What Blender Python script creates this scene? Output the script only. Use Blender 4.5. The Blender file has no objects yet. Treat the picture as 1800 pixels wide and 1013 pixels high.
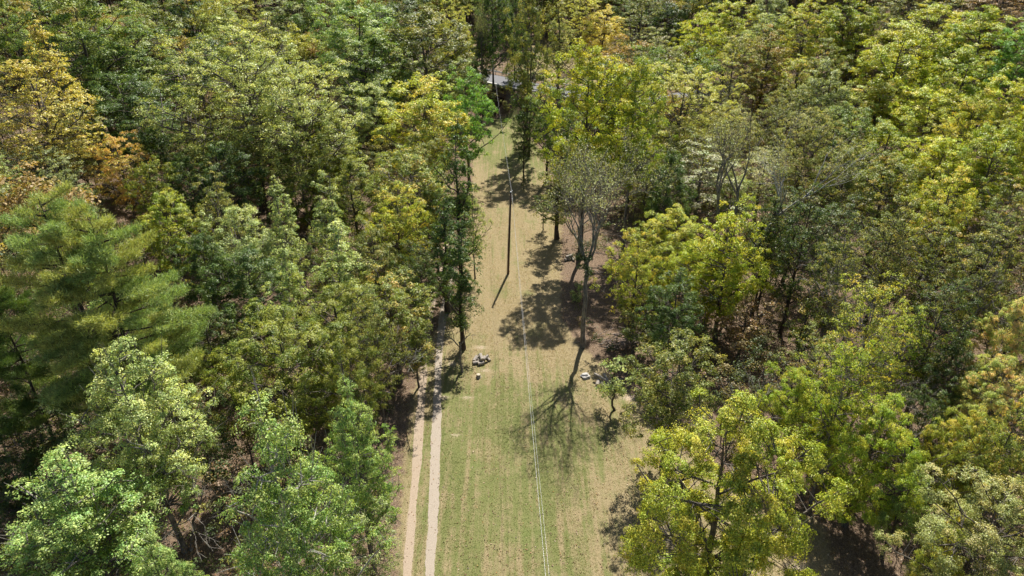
import bpy, math, random
import numpy as np

# ------------------------------------------------------------------ camera, world, sun
C = bpy.context.scene.collection
SC = bpy.context.scene
CAM_Z = 41.7
PITCH = 30.0
F = 1216.0                                   # focal length in pixels of the 1800 px wide photo
cam = bpy.data.cameras.new('camera'); cam_o = bpy.data.objects.new('camera', cam); C.objects.link(cam_o)
cam.sensor_width = 36.0; cam.lens = F / 1800 * 36.0; cam.clip_start = 0.5; cam.clip_end = 6000
cam_o.location = (0, 0, CAM_Z); cam_o.rotation_euler = (math.radians(90 - PITCH), 0, 0)
SC.camera = cam_o
SUN_EL, SUN_AZ = 53.0, 15.0                  # azimuth clockwise from +Y
w = bpy.data.worlds.new('World'); SC.world = w; w.use_nodes = True
wn = w.node_tree.nodes; wl = w.node_tree.links
sky = wn.new('ShaderNodeTexSky'); sky.sky_type = 'NISHITA'; sky.sun_disc = False
sky.sun_elevation = math.radians(SUN_EL); sky.sun_rotation = math.radians(SUN_AZ)
wn['Background'].inputs['Strength'].default_value = 0.062
wl.new(sky.outputs[0], wn['Background'].inputs['Color'])
sd = bpy.data.lights.new('sun', 'SUN'); sd.energy = 5.0; sd.angle = math.radians(0.53); sd.color = (1.0, 0.95, 0.86)
so = bpy.data.objects.new('sun', sd); C.objects.link(so); so.location = (30, 120, 120)
so.rotation_euler = (math.radians(-(90 - SUN_EL)), 0, math.radians(-SUN_AZ))
SC.view_settings.view_transform = 'Standard'; SC.view_settings.look = 'None'
SC.view_settings.exposure = 0.88; SC.view_settings.gamma = 1.0
SC.render.engine = 'CYCLES'
SC.cycles.max_bounces = 6; SC.cycles.diffuse_bounces = 3; SC.cycles.glossy_bounces = 1
SC.cycles.transmission_bounces = 3; SC.cycles.sample_clamp_indirect = 4
SC.cycles.use_adaptive_sampling = True; SC.cycles.adaptive_threshold = 0.02

# ------------------------------------------------------------------ helpers: terrain and pixels
def sstep(a, b, x):
    t = np.clip((x - a) / (b - a), 0, 1); return t * t * (3 - 2 * t)
def vnoise(x, y, s=1.0, k=0.0):
    return (np.sin(x / s * 1.3 + k) * np.cos(y / s * 1.7 + 2.1 * k) + np.sin(x / s * 2.9 + y / s * 2.3 + k * 3) * 0.5
            + np.cos(y / s * 4.1 - x / s * 3.3 + k * 5) * 0.25) / 1.75
def road_y(x): return 152.5 - 14 * np.tanh((x - 0.8) / 16)
def road_t(x, y):
    fp = -14 / 16 / np.cosh((x - 0.8) / 16) ** 2
    return (y - road_y(x)) / np.sqrt(1 + fp * fp)
RD = np.array([.753, -.659]); RN = np.array([.659, .753]); RC = np.array([1.0, 152.2])
def road_s(x, y): return (x - RC[0]) * RD[0] + (y - RC[1]) * RD[1]
def ground_z(x, y):
    x = np.asarray(x, float); y = np.asarray(y, float)
    sr = np.maximum(0, x - 26); sl = np.maximum(0, -x - 30)
    z = 0.30 * sr * sr / (sr + 22) + 0.16 * sl * sl / (sl + 20)
    z = np.minimum(z, 26 + 0.05 * np.minimum(z, 400))
    t = road_t(x, y)
    z = z + 5.0 * sstep(-10, -3.6, t)
    b = np.maximum(0, y - 190); z = z + np.minimum(0.18 * b * b / (b + 50), 60)
    s = road_s(x, y); tt = (x - RC[0]) * RN[0] + (y - RC[1]) * RN[1]
    ch = (np.abs(s + 0.3) < 2.0) & (tt > -9.5) & (tt < 5.0)
    z = np.where(ch, -0.4, z)
    amp = np.where((np.abs(x) < 16), 0.05, 0.3)
    z = z + amp * vnoise(x, y, 7.0, 1.0) * np.where(np.abs(t) < 4.2, 0, 1) * np.where(ch, 0, 1)
    return z
_cp, _sp = math.cos(math.radians(PITCH)), math.sin(math.radians(PITCH))
def ray(px, py):
    u = (px - 900) / F; v = (py - 506.5) / F
    return np.array([u, _cp - v * _sp, -_sp - v * _cp])
def hit(px, py, above=0.0):
    """world point where the sight line of a photo pixel meets the surface `above` metres over the ground"""
    d = ray(px, py); t = 5.0
    for _ in range(4000):
        p = d * t + (0, 0, CAM_Z)
        if p[2] <= float(ground_z(p[0], p[1])) + above: break
        t += 0.15
        if t > 420: break
    return p, t
def gxy(px, py): p, t = hit(px, py); return (float(p[0]), float(p[1]))

# ------------------------------------------------------------------ helpers: objects
def tag(o, label=None, cat=None, group=None, kind=None):
    if label: o['label'] = label
    if cat: o['category'] = cat
    if group: o['group'] = group
    if kind: o['kind'] = kind
    return o
def empty(name, loc, rz=0.0):
    o = bpy.data.objects.new(name, None); C.objects.link(o); o.location = loc; o.rotation_euler = (0, 0, rz)
    o.empty_display_size = 0.3; return o
def link(name, me, parent=None):
    o = bpy.data.objects.new(name, me); C.objects.link(o)
    if parent: o.parent = parent
    return o
def np_mesh(name, V, faces_flat, nper, mat, attrs=None, smooth=False, col=None):
    me = bpy.data.meshes.new(name); V = np.ascontiguousarray(V, np.float32); nf = len(faces_flat) // nper
    me.vertices.add(len(V)); me.vertices.foreach_set('co', V.ravel())
    me.loops.add(len(faces_flat)); me.loops.foreach_set('vertex_index', np.ascontiguousarray(faces_flat, np.int32))
    me.polygons.add(nf); me.polygons.foreach_set('loop_start', np.arange(0, nf * nper, nper, dtype=np.int32))
    me.polygons.foreach_set('loop_total', np.full(nf, nper, np.int32))
    if smooth: me.polygons.foreach_set('use_smooth', np.ones(nf, bool))
    for k, a in (attrs or {}).items():
        at = me.attributes.new(k, 'FLOAT', 'FACE'); at.data.foreach_set('value', np.ascontiguousarray(a, np.float32))
    if col is not None:
        at = me.attributes.new('col', 'FLOAT_COLOR', 'FACE')
        c4 = np.ones((nf, 4), np.float32); c4[:, :3] = col; at.data.foreach_set('color', c4.ravel())
    me.update(); me.validate(); me.materials.append(mat); return me

class MB:
    """collects tubes, boxes and lumps, then links them as one mesh object"""
    def __init__(s): s.v = []; s.f = []; s.n = 0
    def add(s, V, Fq):
        s.v.append(np.asarray(V, float)); s.f += [[i + s.n for i in f] for f in Fq]; s.n += len(V)
    def tube(s, P, R, k=6, cap=True):
        P = np.asarray(P, float); n = len(P); R = np.broadcast_to(R, (n,))
        T = np.gradient(P, axis=0); T /= np.linalg.norm(T, axis=1)[:, None] + 1e-9
        ref = np.array([0, 0, 1.0]) if abs(T[0, 2]) < .8 else np.array([1.0, 0, 0])
        A = np.cross(T, ref); A /= np.linalg.norm(A, axis=1)[:, None] + 1e-9; B = np.cross(T, A)
        th = np.arange(k) * 2 * math.pi / k
        V = P[:, None] + R[:, None, None] * (A[:, None] * np.cos(th)[None, :, None] + B[:, None] * np.sin(th)[None, :, None])
        Fq = [[i * k + j, i * k + (j + 1) % k, (i + 1) * k + (j + 1) % k, (i + 1) * k + j] for i in range(n - 1) for j in range(k)]
        if cap: Fq += [list(range(k))[::-1], list(range((n - 1) * k, n * k))]
        s.add(V.reshape(-1, 3), Fq)
    def box(s, c, size, rz=0.0, M=None):
        c = np.asarray(c, float); h = np.asarray(size, float) / 2
        V = np.array([[x, y, z] for z in (-1, 1) for y in (-1, 1) for x in (-1, 1)], float) * h
        if M is not None: V = V @ np.asarray(M).T
        cz, sz = math.cos(rz), math.sin(rz)
        V = V @ np.array([[cz, sz, 0], [-sz, cz, 0], [0, 0, 1]]) + c
        s.add(V, [[0, 2, 3, 1], [4, 5, 7, 6], [0, 1, 5, 4], [2, 6, 7, 3], [0, 4, 6, 2], [1, 3, 7, 5]])
    def build(s, name, mat, parent=None, smooth=False):
        me = bpy.data.meshes.new(name); me.from_pydata(np.concatenate(s.v).tolist(), [], s.f)
        if smooth: me.polygons.foreach_set('use_smooth', [True] * len(me.polygons))
        me.update(); me.materials.append(mat); return link(name, me, parent)

def arr_tubes(lines, k=5):
    """fast: list of (P[n,3], R[n]) all with the same n per call -> vertices and quads"""
    VV = []; FF = []; off = 0; th = np.arange(k) * 2 * math.pi / k; ct, st = np.cos(th), np.sin(th)
    for P, R in lines:
        n = len(P); T = np.gradient(P, axis=0); T /= np.linalg.norm(T, axis=1)[:, None] + 1e-9
        ref = np.array([0, 0, 1.0]) if abs(T[0, 2]) < .8 else np.array([1.0, 0, 0])
        A = np.cross(T, ref); A /= np.linalg.norm(A, axis=1)[:, None] + 1e-9; B = np.cross(T, A)
        V = P[:, None] + R[:, None, None] * (A[:, None] * ct[None, :, None] + B[:, None] * st[None, :, None])
        VV.append(V.reshape(-1, 3))
        i = np.arange(n - 1)[:, None] * k; j = np.arange(k)[None, :]; j2 = (j + 1) % k
        q = np.stack([i + j, i + j2, i + k + j2, i + k + j], -1).reshape(-1, 4) + off
        FF.append(q); off += n * k
    return np.concatenate(VV), np.concatenate(FF).ravel()

# ------------------------------------------------------------------ materials
def new_mat(name):
    m = bpy.data.materials.new(name); m.use_nodes = True; nt = m.node_tree
    return m, nt.nodes, nt.links, nt.nodes['Principled BSDF']
def math_node(n, l, op, a, b=None, clamp=False):
    q = n.new('ShaderNodeMath'); q.operation = op; q.use_clamp = clamp
    for i, x in enumerate((a, b)):
        if x is None: continue
        if isinstance(x, (int, float)): q.inputs[i].default_value = x
        else: l.new(x, q.inputs[i])
    return q.outputs[0]
def mixc(n, l, fac, a, b, mode='MIX'):
    q = n.new('ShaderNodeMix'); q.data_type = 'RGBA'; q.blend_type = mode
    for s, x in ((q.inputs[0], fac), (q.inputs[6], a), (q.inputs[7], b)):
        if isinstance(x, (int, float)): s.default_value = x
        elif isinstance(x, tuple): s.default_value = x + (1,) if len(x) == 3 else x
        else: l.new(x, s)
    return q.outputs[2]
def noise(n, l, scale, detail=4, vec=None, rough=.55):
    q = n.new('ShaderNodeTexNoise'); q.inputs['Scale'].default_value = scale; q.inputs['Detail'].default_value = detail
    q.inputs['Roughness'].default_value = rough
    if vec is not None: l.new(vec, q.inputs['Vector'])
    return q.outputs['Fac']
def ramp(n, l, fac, stops):
    q = n.new('ShaderNodeValToRGB'); e = q.color_ramp.elements
    while len(e) < len(stops): e.new(0.5)
    for i, (p, c) in enumerate(stops): e[i].position = p; e[i].color = c + (1,)
    l.new(fac, q.inputs[0]); return q.outputs[0]
def rampf(n, l, fac, a, b):
    q = n.new('ShaderNodeMapRange'); q.interpolation_type = 'SMOOTHSTEP'
    for i, x in ((1, a), (2, b)):
        if isinstance(x, (int, float)): q.inputs[i].default_value = x
        else: l.new(x, q.inputs[i])
    l.new(fac, q.inputs[0]); return q.outputs[0]

def leaf_shader(n, l, b, col, transl=0.42, rough=0.45):
    b.inputs['Roughness'].default_value = rough; b.inputs['Specular IOR Level'].default_value = 0.42
    l.new(col, b.inputs['Base Color'])
    tr = n.new('ShaderNodeBsdfTranslucent')
    warm = mixc(n, l, 1.0, col, (1.25, 1.2, 0.55), 'MULTIPLY'); l.new(warm, tr.inputs['Color'])
    mx = n.new('ShaderNodeMixShader'); mx.inputs[0].default_value = transl
    l.new(b.outputs[0], mx.inputs[1]); l.new(tr.outputs[0], mx.inputs[2])
    l.new(mx.outputs[0], n['Material Output'].inputs['Surface'])

def mat_leaf(name, transl=0.40, rough=0.45):
    m, n, l, b = new_mat(name)
    oi = n.new('ShaderNodeObjectInfo')
    def oattr(nm, typ='OBJECT'):
        q = n.new('ShaderNodeAttribute'); q.attribute_type = typ; q.attribute_name = nm; return q
    t2 = oattr('tint2').outputs['Color']; amt = oattr('amt').outputs['Fac']
    tone = oattr('tone', 'GEOMETRY').outputs['Fac']; cl = oattr('clump', 'GEOMETRY').outputs['Fac']
    # colour patches: whole sprays turn first, single leaves now and then
    mixv = math_node(n, l, 'ADD', math_node(n, l, 'MULTIPLY', cl, 0.72), math_node(n, l, 'MULTIPLY', tone, 0.28))
    lo = math_node(n, l, 'SUBTRACT', 1.0, amt); lo2 = math_node(n, l, 'SUBTRACT', lo, 0.18); hi2 = math_node(n, l, 'ADD', lo, 0.14)
    fac = rampf(n, l, mixv, lo2, hi2)
    col = mixc(n, l, fac, oi.outputs['Color'], t2)
    wn_ = n.new('ShaderNodeTexWhiteNoise'); wn_.noise_dimensions = '1D'
    l.new(math_node(n, l, 'ADD', tone, math_node(n, l, 'MULTIPLY', cl, 13.7)), wn_.inputs['W'])
    hs = n.new('ShaderNodeHueSaturation')
    l.new(math_node(n, l, 'ADD', 0.475, math_node(n, l, 'MULTIPLY', wn_.outputs['Value'], 0.05)), hs.inputs['Hue'])
    l.new(math_node(n, l, 'ADD', 0.50, math_node(n, l, 'MULTIPLY', tone, 1.0)), hs.inputs['Value'])
    hs.inputs['Saturation'].default_value = 0.95
    l.new(col, hs.inputs['Color'])
    g = n.new('ShaderNodeNewGeometry')
    under = mixc(n, l, 1.0, hs.outputs[0], (1.12, 1.14, 1.25), 'MULTIPLY')
    final = mixc(n, l, g.outputs['Backfacing'], hs.outputs[0], under)
    leaf_shader(n, l, b, final, transl, rough)
    return m
def mat_leafcol(name, transl=0.35):
    m, n, l, b = new_mat(name)
    q = n.new('ShaderNodeAttribute'); q.attribute_name = 'col'
    leaf_shader(n, l, b, q.outputs['Color'], transl, 0.55); return m
def mat_bark(name):
    m, n, l, b = new_mat(name)
    oi = n.new('ShaderNodeObjectInfo'); tc = n.new('ShaderNodeTexCoord')
    mp = n.new('ShaderNodeMapping'); mp.inputs['Scale'].default_value = (1, 1, 0.25); l.new(tc.outputs['Object'], mp.inputs[0])
    a = noise(n, l, 9, 5, mp.outputs[0]); c = noise(n, l, 0.9, 3, tc.outputs['Object'])
    v = mixc(n, l, rampf(n, l, a, .35, .65), (.45, .45, .45), (1.25, 1.22, 1.18))
    v2 = mixc(n, l, rampf(n, l, c, .5, .7), v, (1.35, 1.4, 1.2))
    l.new(mixc(n, l, 1.0, oi.outputs['Color'], v2, 'MULTIPLY'), b.inputs['Base Color'])
    b.inputs['Roughness'].default_value = .9; b.inputs['Specular IOR Level'].default_value = .2
    bp = n.new('ShaderNodeBump'); bp.inputs['Strength'].default_value = .6; bp.inputs['Distance'].default_value = .04
    l.new(a, bp.inputs['Height']); l.new(bp.outputs[0], b.inputs['Normal']); return m
def mat_noise(name, c1, c2, scale=3, rough=.85, spec=.3, bump=.3, metal=0.0, detail=6):
    m, n, l, b = new_mat(name); tc = n.new('ShaderNodeTexCoord')
    a = noise(n, l, scale, detail, tc.outputs['Object'])
    l.new(ramp(n, l, a, [(.25, c1), (.75, c2)]), b.inputs['Base Color'])
    b.inputs['Roughness'].default_value = rough; b.inputs['Specular IOR Level'].default_value = spec; b.inputs['Metallic'].default_value = metal
    bp = n.new('ShaderNodeBump'); bp.inputs['Strength'].default_value = bump; bp.inputs['Distance'].default_value = .03
    l.new(a, bp.inputs['Height']); l.new(bp.outputs[0], b.inputs['Normal']); return m

def mat_ground():
    m, n, l, b = new_mat('ground_cover'); g = n.new('ShaderNodeNewGeometry'); pos = g.outputs['Position']
    def at(nm): q = n.new('ShaderNodeAttribute'); q.attribute_name = nm; return q.outputs['Fac']
    grass, dry, pale = at('grass'), at('dry'), at('pale')
    big = noise(n, l, .22, 4, pos); mid = noise(n, l, 1.3, 5, pos); fine = noise(n, l, 9.0, 6, pos, .7); vf = noise(n, l, 34.0, 3, pos, .8)
    mp = n.new('ShaderNodeMapping'); mp.inputs['Scale'].default_value = (2.3, .10, 1); mp.inputs['Rotation'].default_value = (0, 0, math.radians(-2.0)); l.new(pos, mp.inputs[0])
    stripe = noise(n, l, 1.0, 4, mp.outputs[0], .6)
    green = mixc(n, l, rampf(n, l, fine, .3, .7), (.105, .125, .036), (.195, .196, .080))
    tan = mixc(n, l, rampf(n, l, fine, .3, .7), (.195, .155, .080), (.33, .265, .155))
    df = math_node(n, l, 'ADD', dry, math_node(n, l, 'MULTIPLY', math_node(n, l, 'SUBTRACT', stripe, .5), 2.4))
    df = math_node(n, l, 'ADD', df, math_node(n, l, 'MULTIPLY', math_node(n, l, 'SUBTRACT', mid, .5), 1.1))
    lawn = mixc(n, l, rampf(n, l, df, 0.05, .95), green, tan)
    lawn = mixc(n, l, rampf(n, l, big, .55, .75), lawn, mixc(n, l, .5, lawn, (.13, .17, .05)))
    lit1 = mixc(n, l, rampf(n, l, fine, .35, .65), (.068, .047, .032), (.205, .148, .100))
    lit2 = mixc(n, l, rampf(n, l, vf, .52, .68), lit1, (.46, .33, .24))
    gf = math_node(n, l, 'ADD', grass, math_node(n, l, 'MULTIPLY', math_node(n, l, 'SUBTRACT', mid, .5), .9))
    c = mixc(n, l, rampf(n, l, gf, .35, .65), lit2, lawn)
    c = mixc(n, l, rampf(n, l, vf, .62, .75), c, mixc(n, l, .45, c, (.5, .42, .28)))
    pf = math_node(n, l, 'ADD', pale, math_node(n, l, 'MULTIPLY', math_node(n, l, 'SUBTRACT', fine, .5), .8))
    c = mixc(n, l, rampf(n, l, pf, .4, .7), c, (.50, .40, .31))
    l.new(c, b.inputs['Base Color']); b.inputs['Roughness'].default_value = 1.0; b.inputs['Specular IOR Level'].default_value = .1
    bp = n.new('ShaderNodeBump'); bp.inputs['Strength'].default_value = .9; bp.inputs['Distance'].default_value = .07
    l.new(math_node(n, l, 'ADD', fine, math_node(n, l, 'MULTIPLY', vf, .6)), bp.inputs['Height']); l.new(bp.outputs[0], b.inputs['Normal'])
    return m
M_LEAF = mat_leaf('leaf'); M_NEEDLE = mat_leaf('needle', .3, .5); M_COL = mat_leafcol('leaf_scatter'); M_BARK = mat_bark('bark')
M_GRAVEL = mat_noise('pale_gravel', (.215, .18, .14), (.41, .35, .285), 22, .95, .2, .8)
M_DIRT = mat_noise('tan_dirt', (.22, .17, .12), (.40, .32, .24), 14, .95, .2, .6)
M_ASPH = mat_noise('worn_asphalt', (.12, .12, .13), (.19, .19, .20), 8, .9, .2, .2)
M_CONC = mat_noise('weathered_concrete', (.36, .35, .33), (.55, .54, .50), 4, .9, .2, .3)
M_STEEL = mat_noise('galvanised_steel', (.42, .43, .44), (.60, .61, .62), 6, .5, .5, .05, .5)
M_POLE = mat_noise('dark_timber', (.060, .036, .028), (.12, .078, .06), 7, .85, .3, .5)
M_PORC = mat_noise('porcelain', (.45, .46, .46), (.6, .6, .6), 5, .25, .5, .0)
M_WIRE = mat_noise('aluminium_wire', (.27, .27, .27), (.38, .38, .38), 2, .35, .6, .0, .3)
M_LOG = mat_noise('cut_log_bark', (.16, .135, .115), (.42, .38, .33), 5, .9, .2, .6)
M_LOGEND = mat_noise('cut_log_end', (.33, .27, .19), (.52, .45, .35), 9, .85, .2, .2)
M_ROCK = mat_noise('pale_rock', (.26, .25, .23), (.52, .50, .48), 3, .9, .2, .6)
def mat_brick():
    m, n, l, b = new_mat('reddish_masonry'); tc = n.new('ShaderNodeTexCoord')
    mp = n.new('ShaderNodeMapping'); mp.inputs['Rotation'].default_value = (math.pi / 2, 0, 0); l.new(tc.outputs['Object'], mp.inputs[0])
    q = n.new('ShaderNodeTexBrick'); q.inputs['Scale'].default_value = 1.6; l.new(mp.outputs[0], q.inputs[0])
    q.inputs['Color1'].default_value = (.22, .12, .10, 1); q.inputs['Color2'].default_value = (.33, .21, .18, 1); q.inputs['Mortar'].default_value = (.36, .33, .30, 1)
    l.new(q.outputs[0], b.inputs['Base Color']); b.inputs['Roughness'].default_value = .9; return m
M_BRICK = mat_brick()

# ------------------------------------------------------------------ ground
LT = [(716, 1010), (722, 930), (728, 870), (735, 780), (741, 700), (747, 620), (753, 565), (768, 500), (784, 430)]
RT = [(757, 1010), (760, 930), (763, 870), (767, 760), (769, 690), (772, 620), (777, 565), (790, 500), (803, 430)]
def ext(P):
    P = [gxy(*p) for p in P]; a, b_ = np.array(P[0]), np.array(P[1]); e = a + (a - b_) / np.linalg.norm(a - b_) * 30
    return [tuple(e)] + P
LTP, RTP = ext(LT), ext(RT)
EDGE_PX = [(1013, 700, 1470), (920, 703, 1440), (850, 708, 1300), (790, 715, 1190), (740, 722, 1150), (700, 728, 1110), (660, 735, 1075), (610, 745, 1020),
           (560, 790, 985), (520, 800, 985), (450, 820, 985), (400, 826, 985), (350, 830, 970), (300, 832, 960), (260, 832, 945), (225, 850, 915)]
LEFT = np.array([gxy(a, y) for y, a, b_ in EDGE_PX]); RIGHT = np.array([gxy(b_, y) for y, a, b_ in EDGE_PX])
def lawn_mask(x, y):
    xl = np.interp(y, LEFT[:, 1], LEFT[:, 0]); xr = np.interp(y, RIGHT[:, 1], RIGHT[:, 0])
    return sstep(-1.8, 1.6, x - xl) * sstep(-1.8, 1.6, xr - x) * (1 - sstep(140, 146, y))
DRY_PX = [(1013, .30), (950, .30), (850, .22), (740, .25), (690, .35), (650, .55), (600, .85), (540, .9), (470, .85), (400, .85), (340, .9), (310, .55), (280, .25), (220, .05)]
DRYY = np.array([gxy(890, y)[1] for y, d in DRY_PX]); DRYV = np.array([d for y, d in DRY_PX])
def dry_mask(x, y):
    xr = np.interp(y, RIGHT[:, 1], RIGHT[:, 0]); xl = np.interp(y, LEFT[:, 1], LEFT[:, 0])
    d = np.interp(y, DRYY, DRYV)
    d = d + .45 * sstep(7, 1, xr - x) * sstep(95, 60, y) + .4 * sstep(2.5, .5, x - xl)
    d = d + .5 * sstep(3.0, 8.5, x) * sstep(48, 40, y) + .25 * (vnoise(x, y, 3.1, 5) > .35)
    return np.clip(d, 0, 1.2)
PALES = [(800, 766, 1.1, .5), (612 + 210, 700, 1.3, .5), (778, 700, 1.3, .8), (842, 662, .8, .5), (852, 652, 1.6, .5), (795, 640, .9, 1.0), (845, 612, 1.4, .6), (893, 484, .7, .4), (1110, 700, 2.0, 1.0), (1400, 1000, 2.0, .8)]
PALES = [(gxy(a, b_), rx, ry) for a, b_, rx, ry in PALES]
def pale_mask(x, y):
    m = np.zeros_like(x)
    P_ = None
    for T_ in (LTP, RTP):
        q_ = np.array(T_)[::-1]; o_ = np.argsort(q_[:, 1]); m = np.maximum(m, .52 * sstep(.75, .3, np.abs(x - np.interp(y, q_[o_, 1], q_[o_, 0]))) * (y < q_[:, 1].max()))
    for (px, py), rx, ry in PALES: m = np.maximum(m, 0.62 * np.exp(-(((x - px) / rx) ** 2 + ((y - py) / ry) ** 2) * 1.2))
    return m
xs = np.concatenate([[-3000, -1500, -800, -450, -300, -220], np.arange(-170, -22, 2.5), np.arange(-22, 26, .4), np.arange(26, 172, 2.5), [220, 300, 450, 800, 1500, 3000]])
ys = np.concatenate([[-1500, -600, -200, -80, -40], np.arange(-20, 18, 3), np.arange(18, 166, .4), np.arange(166, 330, 3), [360, 420, 500, 650, 900, 1300, 2000, 3500]])
X, Y = np.meshgrid(xs, ys); Z = ground_z(X, Y)
nx, ny = len(xs), len(ys); i, j = np.meshgrid(np.arange(nx - 1), np.arange(ny - 1)); a = (j * nx + i).ravel()
me = np_mesh('ground', np.stack([X, Y, Z], -1).reshape(-1, 3), np.stack([a, a + 1, a + nx + 1, a + nx], -1).ravel(), 4, mat_ground(), smooth=True)
tfield = road_t(X, Y)
grass_m = np.maximum(lawn_mask(X, Y), sstep(4.2, 6, tfield) * sstep(-2, 6, X) * (1 - sstep(24, 34, X)) * (Y < 200))
dry_m = np.where(tfield > 3, .95, dry_mask(X, Y))
for nm, arr in (('grass', grass_m), ('dry', dry_m), ('pale', pale_mask(X, Y))):
    at = me.attributes.new(nm, 'FLOAT', 'POINT'); at.data.foreach_set('value', np.ascontiguousarray(arr.ravel(), np.float32))
tag(link('ground', me), 'valley floor with mown strip and brown leaf litter under the trees', kind='structure')

def ribbon(name, pts, width, mat, lift, label, seed=0, step=.25):
    rng = np.random.default_rng(seed); P = np.array(pts); d = np.r_[0, np.cumsum(np.linalg.norm(np.diff(P, axis=0), axis=1))]
    s = np.arange(0, d[-1], step); x = np.interp(s, d, P[:, 0]); y = np.interp(s, d, P[:, 1])
    for _ in range(2):
        k = 21; pad = np.r_[np.full(k // 2, 0), np.arange(len(x)), np.full(k // 2, 0)]
        xs_ = np.convolve(np.pad(x, k // 2, mode='reflect', reflect_type='odd'), np.ones(k) / k, 'valid'); x = xs_
    def jit():
        a = rng.normal(0, 1, len(s)); b2 = np.convolve(a, np.ones(9) / 9, 'same') * .07 + a * .022; return b2
    wl_, wr = width / 2 + jit(), width / 2 + jit(); wmod = 1 + .12 * np.sin(s / 4.1 + seed)
    L = np.stack([x - wl_ * wmod, y], -1); R = np.stack([x + wr * wmod, y], -1); rows = []
    for f in (0, .33, .66, 1.0): rows.append(L * (1 - f) + R * f)
    G = np.stack(rows, 1); z = ground_z(G[..., 0], G[..., 1]) + lift; z[:, 1:3] -= 0.0
    V = np.concatenate([G, z[..., None]], -1).reshape(-1, 3); n = len(s)
    i, j = np.meshgrid(np.arange(3), np.arange(n - 1)); a = (j * 4 + i).ravel()
    m_ = np_mesh(name, V, np.stack([a, a + 1, a + 5, a + 4], -1).ravel(), 4, mat, smooth=True)
    return tag(link(name, m_), label, kind='structure')
ribbon('gravel_track', LTP, .66, M_DIRT, .022, 'left wheel track of tan packed dirt beside the mown grass', 3)
ribbon('gravel_track', RTP, .74, M_GRAVEL, .022, 'right wheel track of paler gravel beside the mown grass', 4)

# road over the culvert, following its curve
def road_strip():
    x = np.arange(-60, 46, 1.0); y = road_y(x); fp = -14 / 16 / np.cosh((x - .8) / 16) ** 2; q = np.sqrt(1 + fp * fp)
    nx_, ny_ = -fp / q, 1 / q; rows = []
    for t in (-3.1, 0, 3.1): rows.append(np.stack([x + nx_ * t, y + ny_ * t], -1))
    G = np.stack(rows, 1); sr = ground_z(G[..., 0] + 0, G[..., 1]); sr = np.maximum(sr, 5.0) + .06
    hz = sr.max(1, keepdims=True).repeat(3, 1); V = np.concatenate([G, hz[..., None]], -1).reshape(-1, 3); n = len(x)
    i, j = np.meshgrid(np.arange(2), np.arange(n - 1)); a = (j * 3 + i).ravel()
    m_ = np_mesh('road', V, np.stack([a, a + 1, a + 4, a + 3], -1).ravel(), 4, M_ASPH)
    tag(link('road', m_), 'gray road crossing above the culvert at the far end', kind='structure')
road_strip()
BRZ = math.atan2(RD[1], RD[0])
def brl(s, t, z): return (RC[0] + RD[0] * s + RN[0] * t, RC[1] + RD[1] * s + RN[1] * t, z)
br = empty('bridge', brl(0, -3.5, 0), BRZ)
tag(br, 'small road bridge with reddish masonry walls over a dark opening', 'bridge')
def lb(name, items, mat):
    m = MB()
    for c, sz in items: m.box(c, sz)
    return m.build(name, mat, br)
lb('abutment', [((-2.6, -.1, 2.15), (.7, 1.6, 5.1)), ((-4.4, -.15, 2.5), (2.9, .5, 4.4))], M_BRICK)
lb('abutment', [((2.0, -.1, 2.15), (.7, 1.6, 5.1)), ((4.0, -.15, 2.5), (3.2, .5, 4.4))], M_BRICK)
lb('headwall', [((-.3, -.12, 3.66), (3.9, .5, 2.1))], M_BRICK)
lb('deck', [((-.3, 3.6, 4.62), (3.9, 6.6, .5))], M_CONC)
lb('parapet', [((-.3, -.2, 5.02), (10.6, .62, .5))], M_CONC)
def guardrail(pts, label):
    root = empty('guardrail', (pts[0][0], pts[0][1], 0)); tag(root, label, 'guardrail', 'guardrails along the road'); o = np.array([pts[0][0], pts[0][1], 0])
    P = np.array([(x, y, max(5.0, float(ground_z(x, y))) + .72) for x, y in pts]); d = np.r_[0, np.cumsum(np.linalg.norm(np.diff(P[:, :2], axis=0), axis=1))]
    s = np.arange(0, d[-1], .5); Q = np.stack([np.interp(s, d, P[:, k]) for k in range(3)], -1); m = MB()
    for dz in (-.1, 0.0, .1): m.tube(Q + (0, 0, dz) - o, .055 if dz else .04, 6)
    m.build('rail', M_STEEL, root)
    for k in np.arange(.4, d[-1], 1.9):
        c = np.array([np.interp(k, d, P[:, q]) for q in range(3)]); b_ = MB(); b_.box(c - o + (0, .1, -.4), (.12, .12, .95)); b_.build('post', M_STEEL, root)
def offs(x0, x1, t):
    x = np.arange(x0, x1, 1.0); fp = -14 / 16 / np.cosh((x - .8) / 16) ** 2; q = np.sqrt(1 + fp * fp)
    return list(zip(x - fp / q * t, road_y(x) + t / q))
guardrail(offs(-22, 22, 3.5), 'pale steel guardrail along the far side of the road')
guardrail(offs(-24, -5, -3.5), 'pale steel guardrail on the near side, left of the bridge parapet')
guardrail(offs(6, 20, -3.5), 'pale steel guardrail on the near side, right of the bridge parapet')

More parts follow.
